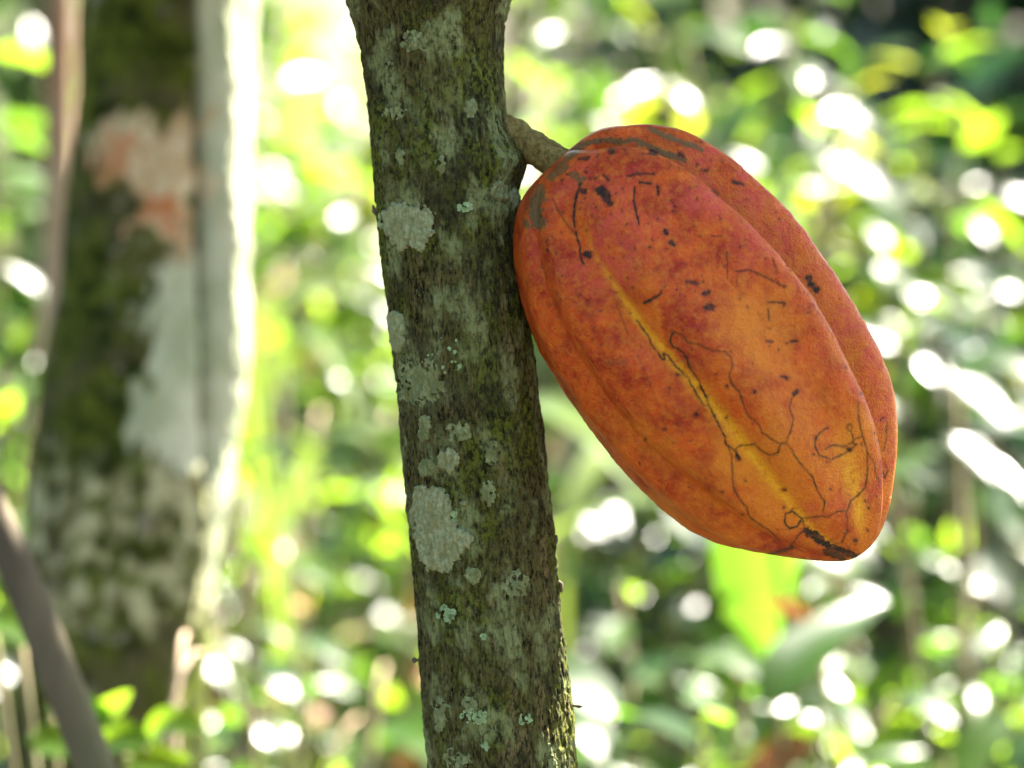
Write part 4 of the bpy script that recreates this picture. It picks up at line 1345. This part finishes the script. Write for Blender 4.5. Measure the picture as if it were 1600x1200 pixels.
LABS = ['tall lime shrub with yellow leaves beside the pale seam of the mossy tree', 'tallest yellow-green shrub midway between mossy tree and cacao trunk',
        'lime and mid-green shrub half hidden by the upper cacao trunk', 'waist-high lime shrub behind the pale arching straps',
        'knee-high lime shrub against the pale seam low on the mossy tree', 'lime shrub with withered brown leaves beside the cacao trunk',
        'low lime herb with brown leaves between the dry stalks', 'low lime herb next to the foot of the mossy tree',
        'low mid-green herb with brown leaves at the cacao trunk', 'low lime herb in front of the dark foot of the mossy tree',
        'tall lime shrub with yellow leaves behind the pod stalk', 'tall lime and mid-green shrub behind the top of the pod',
        'tall lime-yellow shrub behind the upper shoulder of the pod', 'lime-yellow shrub rising behind the back rib of the pod',
        'mostly yellow tall shrub at the border of the dark shade', 'large mid-green shrub farthest behind the pod stalk',
        'dark shrub next to the yellow shrub in the shade', 'largest dark glossy shrub in the deep shade',
        'dark shrub with some lime leaves at the outer end of the shade', 'chest-high dark shrub standing before the largest dark shrub',
        'dark shrub with lime leaves beside the tall brown stem', 'mid-green shrub just behind the outer rib of the pod',
        'dark shrub in the gap between cacao trunk and pod', 'dark shrub with lime leaves behind the lower edge of the pod',
        'lime herb just beyond the tip of the pod', 'lime herb with yellow leaves around the upright brown stalk',
        'lime and mid-green herb below the dark shrubs', 'lime herb with brown leaves beside the diagonal green leaf',
        'lime herb behind the broad hanging lime leaf', 'mid-green herb between cacao trunk and broad hanging leaf',
        'large-leaved lime herb touching the lower cacao trunk', 'large-leaved mid-green herb in front of the broad leaf plant',
        'large-leaved lime herb at the foot of the broad leaf plant', 'lime herb at the foot of the diagonal green leaf',
        'short lime herb with reddish brown leaves in the clearing', 'short lime herb at the outer edge of the clearing',
        'tall mid-green shrub beside the upper mossy trunk', 'lime shrub beside the thin pale sapling',
        'dark shrub with lime leaves behind the thin pale sapling', 'mid-green shrub beside the middle of the mossy trunk',
        'dark low shrub behind the leaning brown sapling']
NAM = {'bright': 'lime_shrub', 'low': 'low_herb', 'top': 'tall_shrub', 'shade': 'dark_shrub', 'right': 'sunlit_herb', 'edge': 'edge_shrub'}
for (kd, px, dist, top, ns_, nl_, sz, m1, m2), lab in zip(SHR, LABS):
    seed += 1
    x_, y_ = ray_ground(px, dist)
    h = pix(px, top, dist)[2] - float(ground_z(x_, y_))
    shrub((x_, y_), max(0.15, h), ns_, int(nl_ * 1.7), sz * 0.82, m1, lab, 'herb' if kd in ('low', 'right') else 'shrub', GRP[kd], NAM[kd], face=(0.36, -0.46) if kd in ('right', 'low') else (0.24, -0.34), spread=0.22 if h > .7 else 0.45,
          seed=seed, mats2=m2, p2=0.25, start=max(0.08, 1 - 1.05 / max(h, .3)) if h > .9 else 0.12)

# background wall of understorey trees, leaves down to the ground
for i, (px, d_, lab) in enumerate([(60, 7.5, 0), (250, 9, 3), (760, 8.5, 1), (1000, 8.5, 10), (1250, 7.0, 4), (1400, 6.5, 5), (1540, 6.0, 6), (1700, 6.5, 7),
                                   (1480, 8.5, 8), (-150, 7, 9), (1900, 7.5, 2)]):
    x_, y_ = ray_ground(px, d_)
    gz = float(ground_z(x_, y_))
    q = np.random.default_rng(900 + i)
    labs_ = ['mid-green understorey tree just behind the thin pale sapling', 'pale sunlit understorey tree hidden behind the cacao trunk', 'shade-darkened tree outermost on the bank behind the dark shrubs',
             'mid-green understorey tree behind the mossy tree', 'mid-green understorey tree behind the mostly yellow shrub', 'shade-darkened tree beside the mostly yellow shrub',
             'shade-darkened tree rising behind the largest dark glossy shrub', 'shade-darkened tree behind the tall brown stem', 'shade-darkened tree highest on the bank in deep shade',
             'mid-green understorey tree beyond the leaning brown sapling', 'pale sunlit understorey tree far behind the pod stalk']
    ltxt = labs_[lab]
    lab = {3: 0, 4: 0, 9: 0, 10: 1, 5: 2, 6: 2, 7: 2, 8: 2}.get(lab, lab)
    tr = empty('understorey_tree', (x_, y_, gz), ltxt, 'tree', ['mid green trees on the bank', 'sunlit trees far behind', 'dark trees behind the pod'][lab])
    ht = q.uniform(2.3, 3.2) if lab != 1 else q.uniform(1.3, 2.0)
    path = bez((x_, y_, gz - .05), (x_ + q.uniform(-.1, .1), y_, gz + ht * .5), (x_ + q.uniform(-.2, .2), y_, gz + ht), 8)
    limb(path, .05, .015, M['brownbark'], tr, 'trunk')
    cl = []
    for k in range(9):
        zz = gz + ht * (0.15 + 0.85 * k / 8)
        cl.append(((x_ + q.uniform(-.45, .45), y_ + q.uniform(-.4, .4), zz), (q.uniform(.3, .5), q.uniform(.3, .5), q.uniform(.22, .34))))
    for k in range(5):
        c_ = np.array(cl[k * 2][0])
        pb = path[min(7, max(0, int((c_[2] - gz) / ht * 7) - 1))]
        limb([pb, pb * .5 + c_ * .5 + np.array([0, 0, .05]), c_], .014, .005, M['brownbark'], tr, 'limb', 6)
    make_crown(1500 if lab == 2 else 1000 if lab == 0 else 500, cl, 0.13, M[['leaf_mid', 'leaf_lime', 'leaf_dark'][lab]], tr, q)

# unseen shade trees added to cut sky light; the sun passes through their gaps
for i, (ctr_, rad, n_, foot_, lab) in enumerate([
        ((0.4, 3.4, 4.4), 1.2, 330, (-3.2, 4.4), 'added unseen shade tree whose crown spreads over the lime shrubs'),
        ((2.4, 3.6, 4.6), 1.3, 380, (4.4, 3.0), 'added unseen shade tree whose crown spreads over the low sunlit herbs'),
        ((4.4, 4.6, 4.9), 1.4, 420, (5.4, 4.6), 'added unseen shade tree whose crown darkens the glossy shrubs'),
        ((0.6, 6.0, 4.9), 1.4, 320, (-3.8, 7.6), 'added unseen shade tree over the far bank behind the mossy tree'),
        ((3.0, 6.4, 5.0), 1.5, 520, (6.0, 7.0), 'added unseen shade tree over the far bank behind the pod'),
        ((5.4, 7.4, 5.4), 1.5, 460, (7.2, 8.2), 'added unseen shade tree at the far end of the dark shrubs'),
        ((-1.8, 4.4, 4.6), 1.2, 320, (-4.2, 5.6), 'added unseen shade tree with crown beyond the mossy tree'),
        ((-2.6, -2.2, 4.6), 1.5, 700, (-3.4, -3.4), 'added unseen shade tree with broad crown left of the viewpoint'),
        ((-1.0, -3.2, 5.2), 1.5, 500, (1.6, -5.0), 'added unseen shade tree with high crown behind the viewpoint'),
        ((-2.6, 0.8, 4.2), 1.1, 420, (-3.6, 1.4), 'added unseen shade tree with crown high over the mossy tree')]):
    q = np.random.default_rng(980 + i)
    c_ = np.array(ctr_)
    gz = float(ground_z(*foot_))
    tr = empty('added_shade_tree', (foot_[0], foot_[1], gz), lab, 'tree', 'unseen shade trees added to dim the light')
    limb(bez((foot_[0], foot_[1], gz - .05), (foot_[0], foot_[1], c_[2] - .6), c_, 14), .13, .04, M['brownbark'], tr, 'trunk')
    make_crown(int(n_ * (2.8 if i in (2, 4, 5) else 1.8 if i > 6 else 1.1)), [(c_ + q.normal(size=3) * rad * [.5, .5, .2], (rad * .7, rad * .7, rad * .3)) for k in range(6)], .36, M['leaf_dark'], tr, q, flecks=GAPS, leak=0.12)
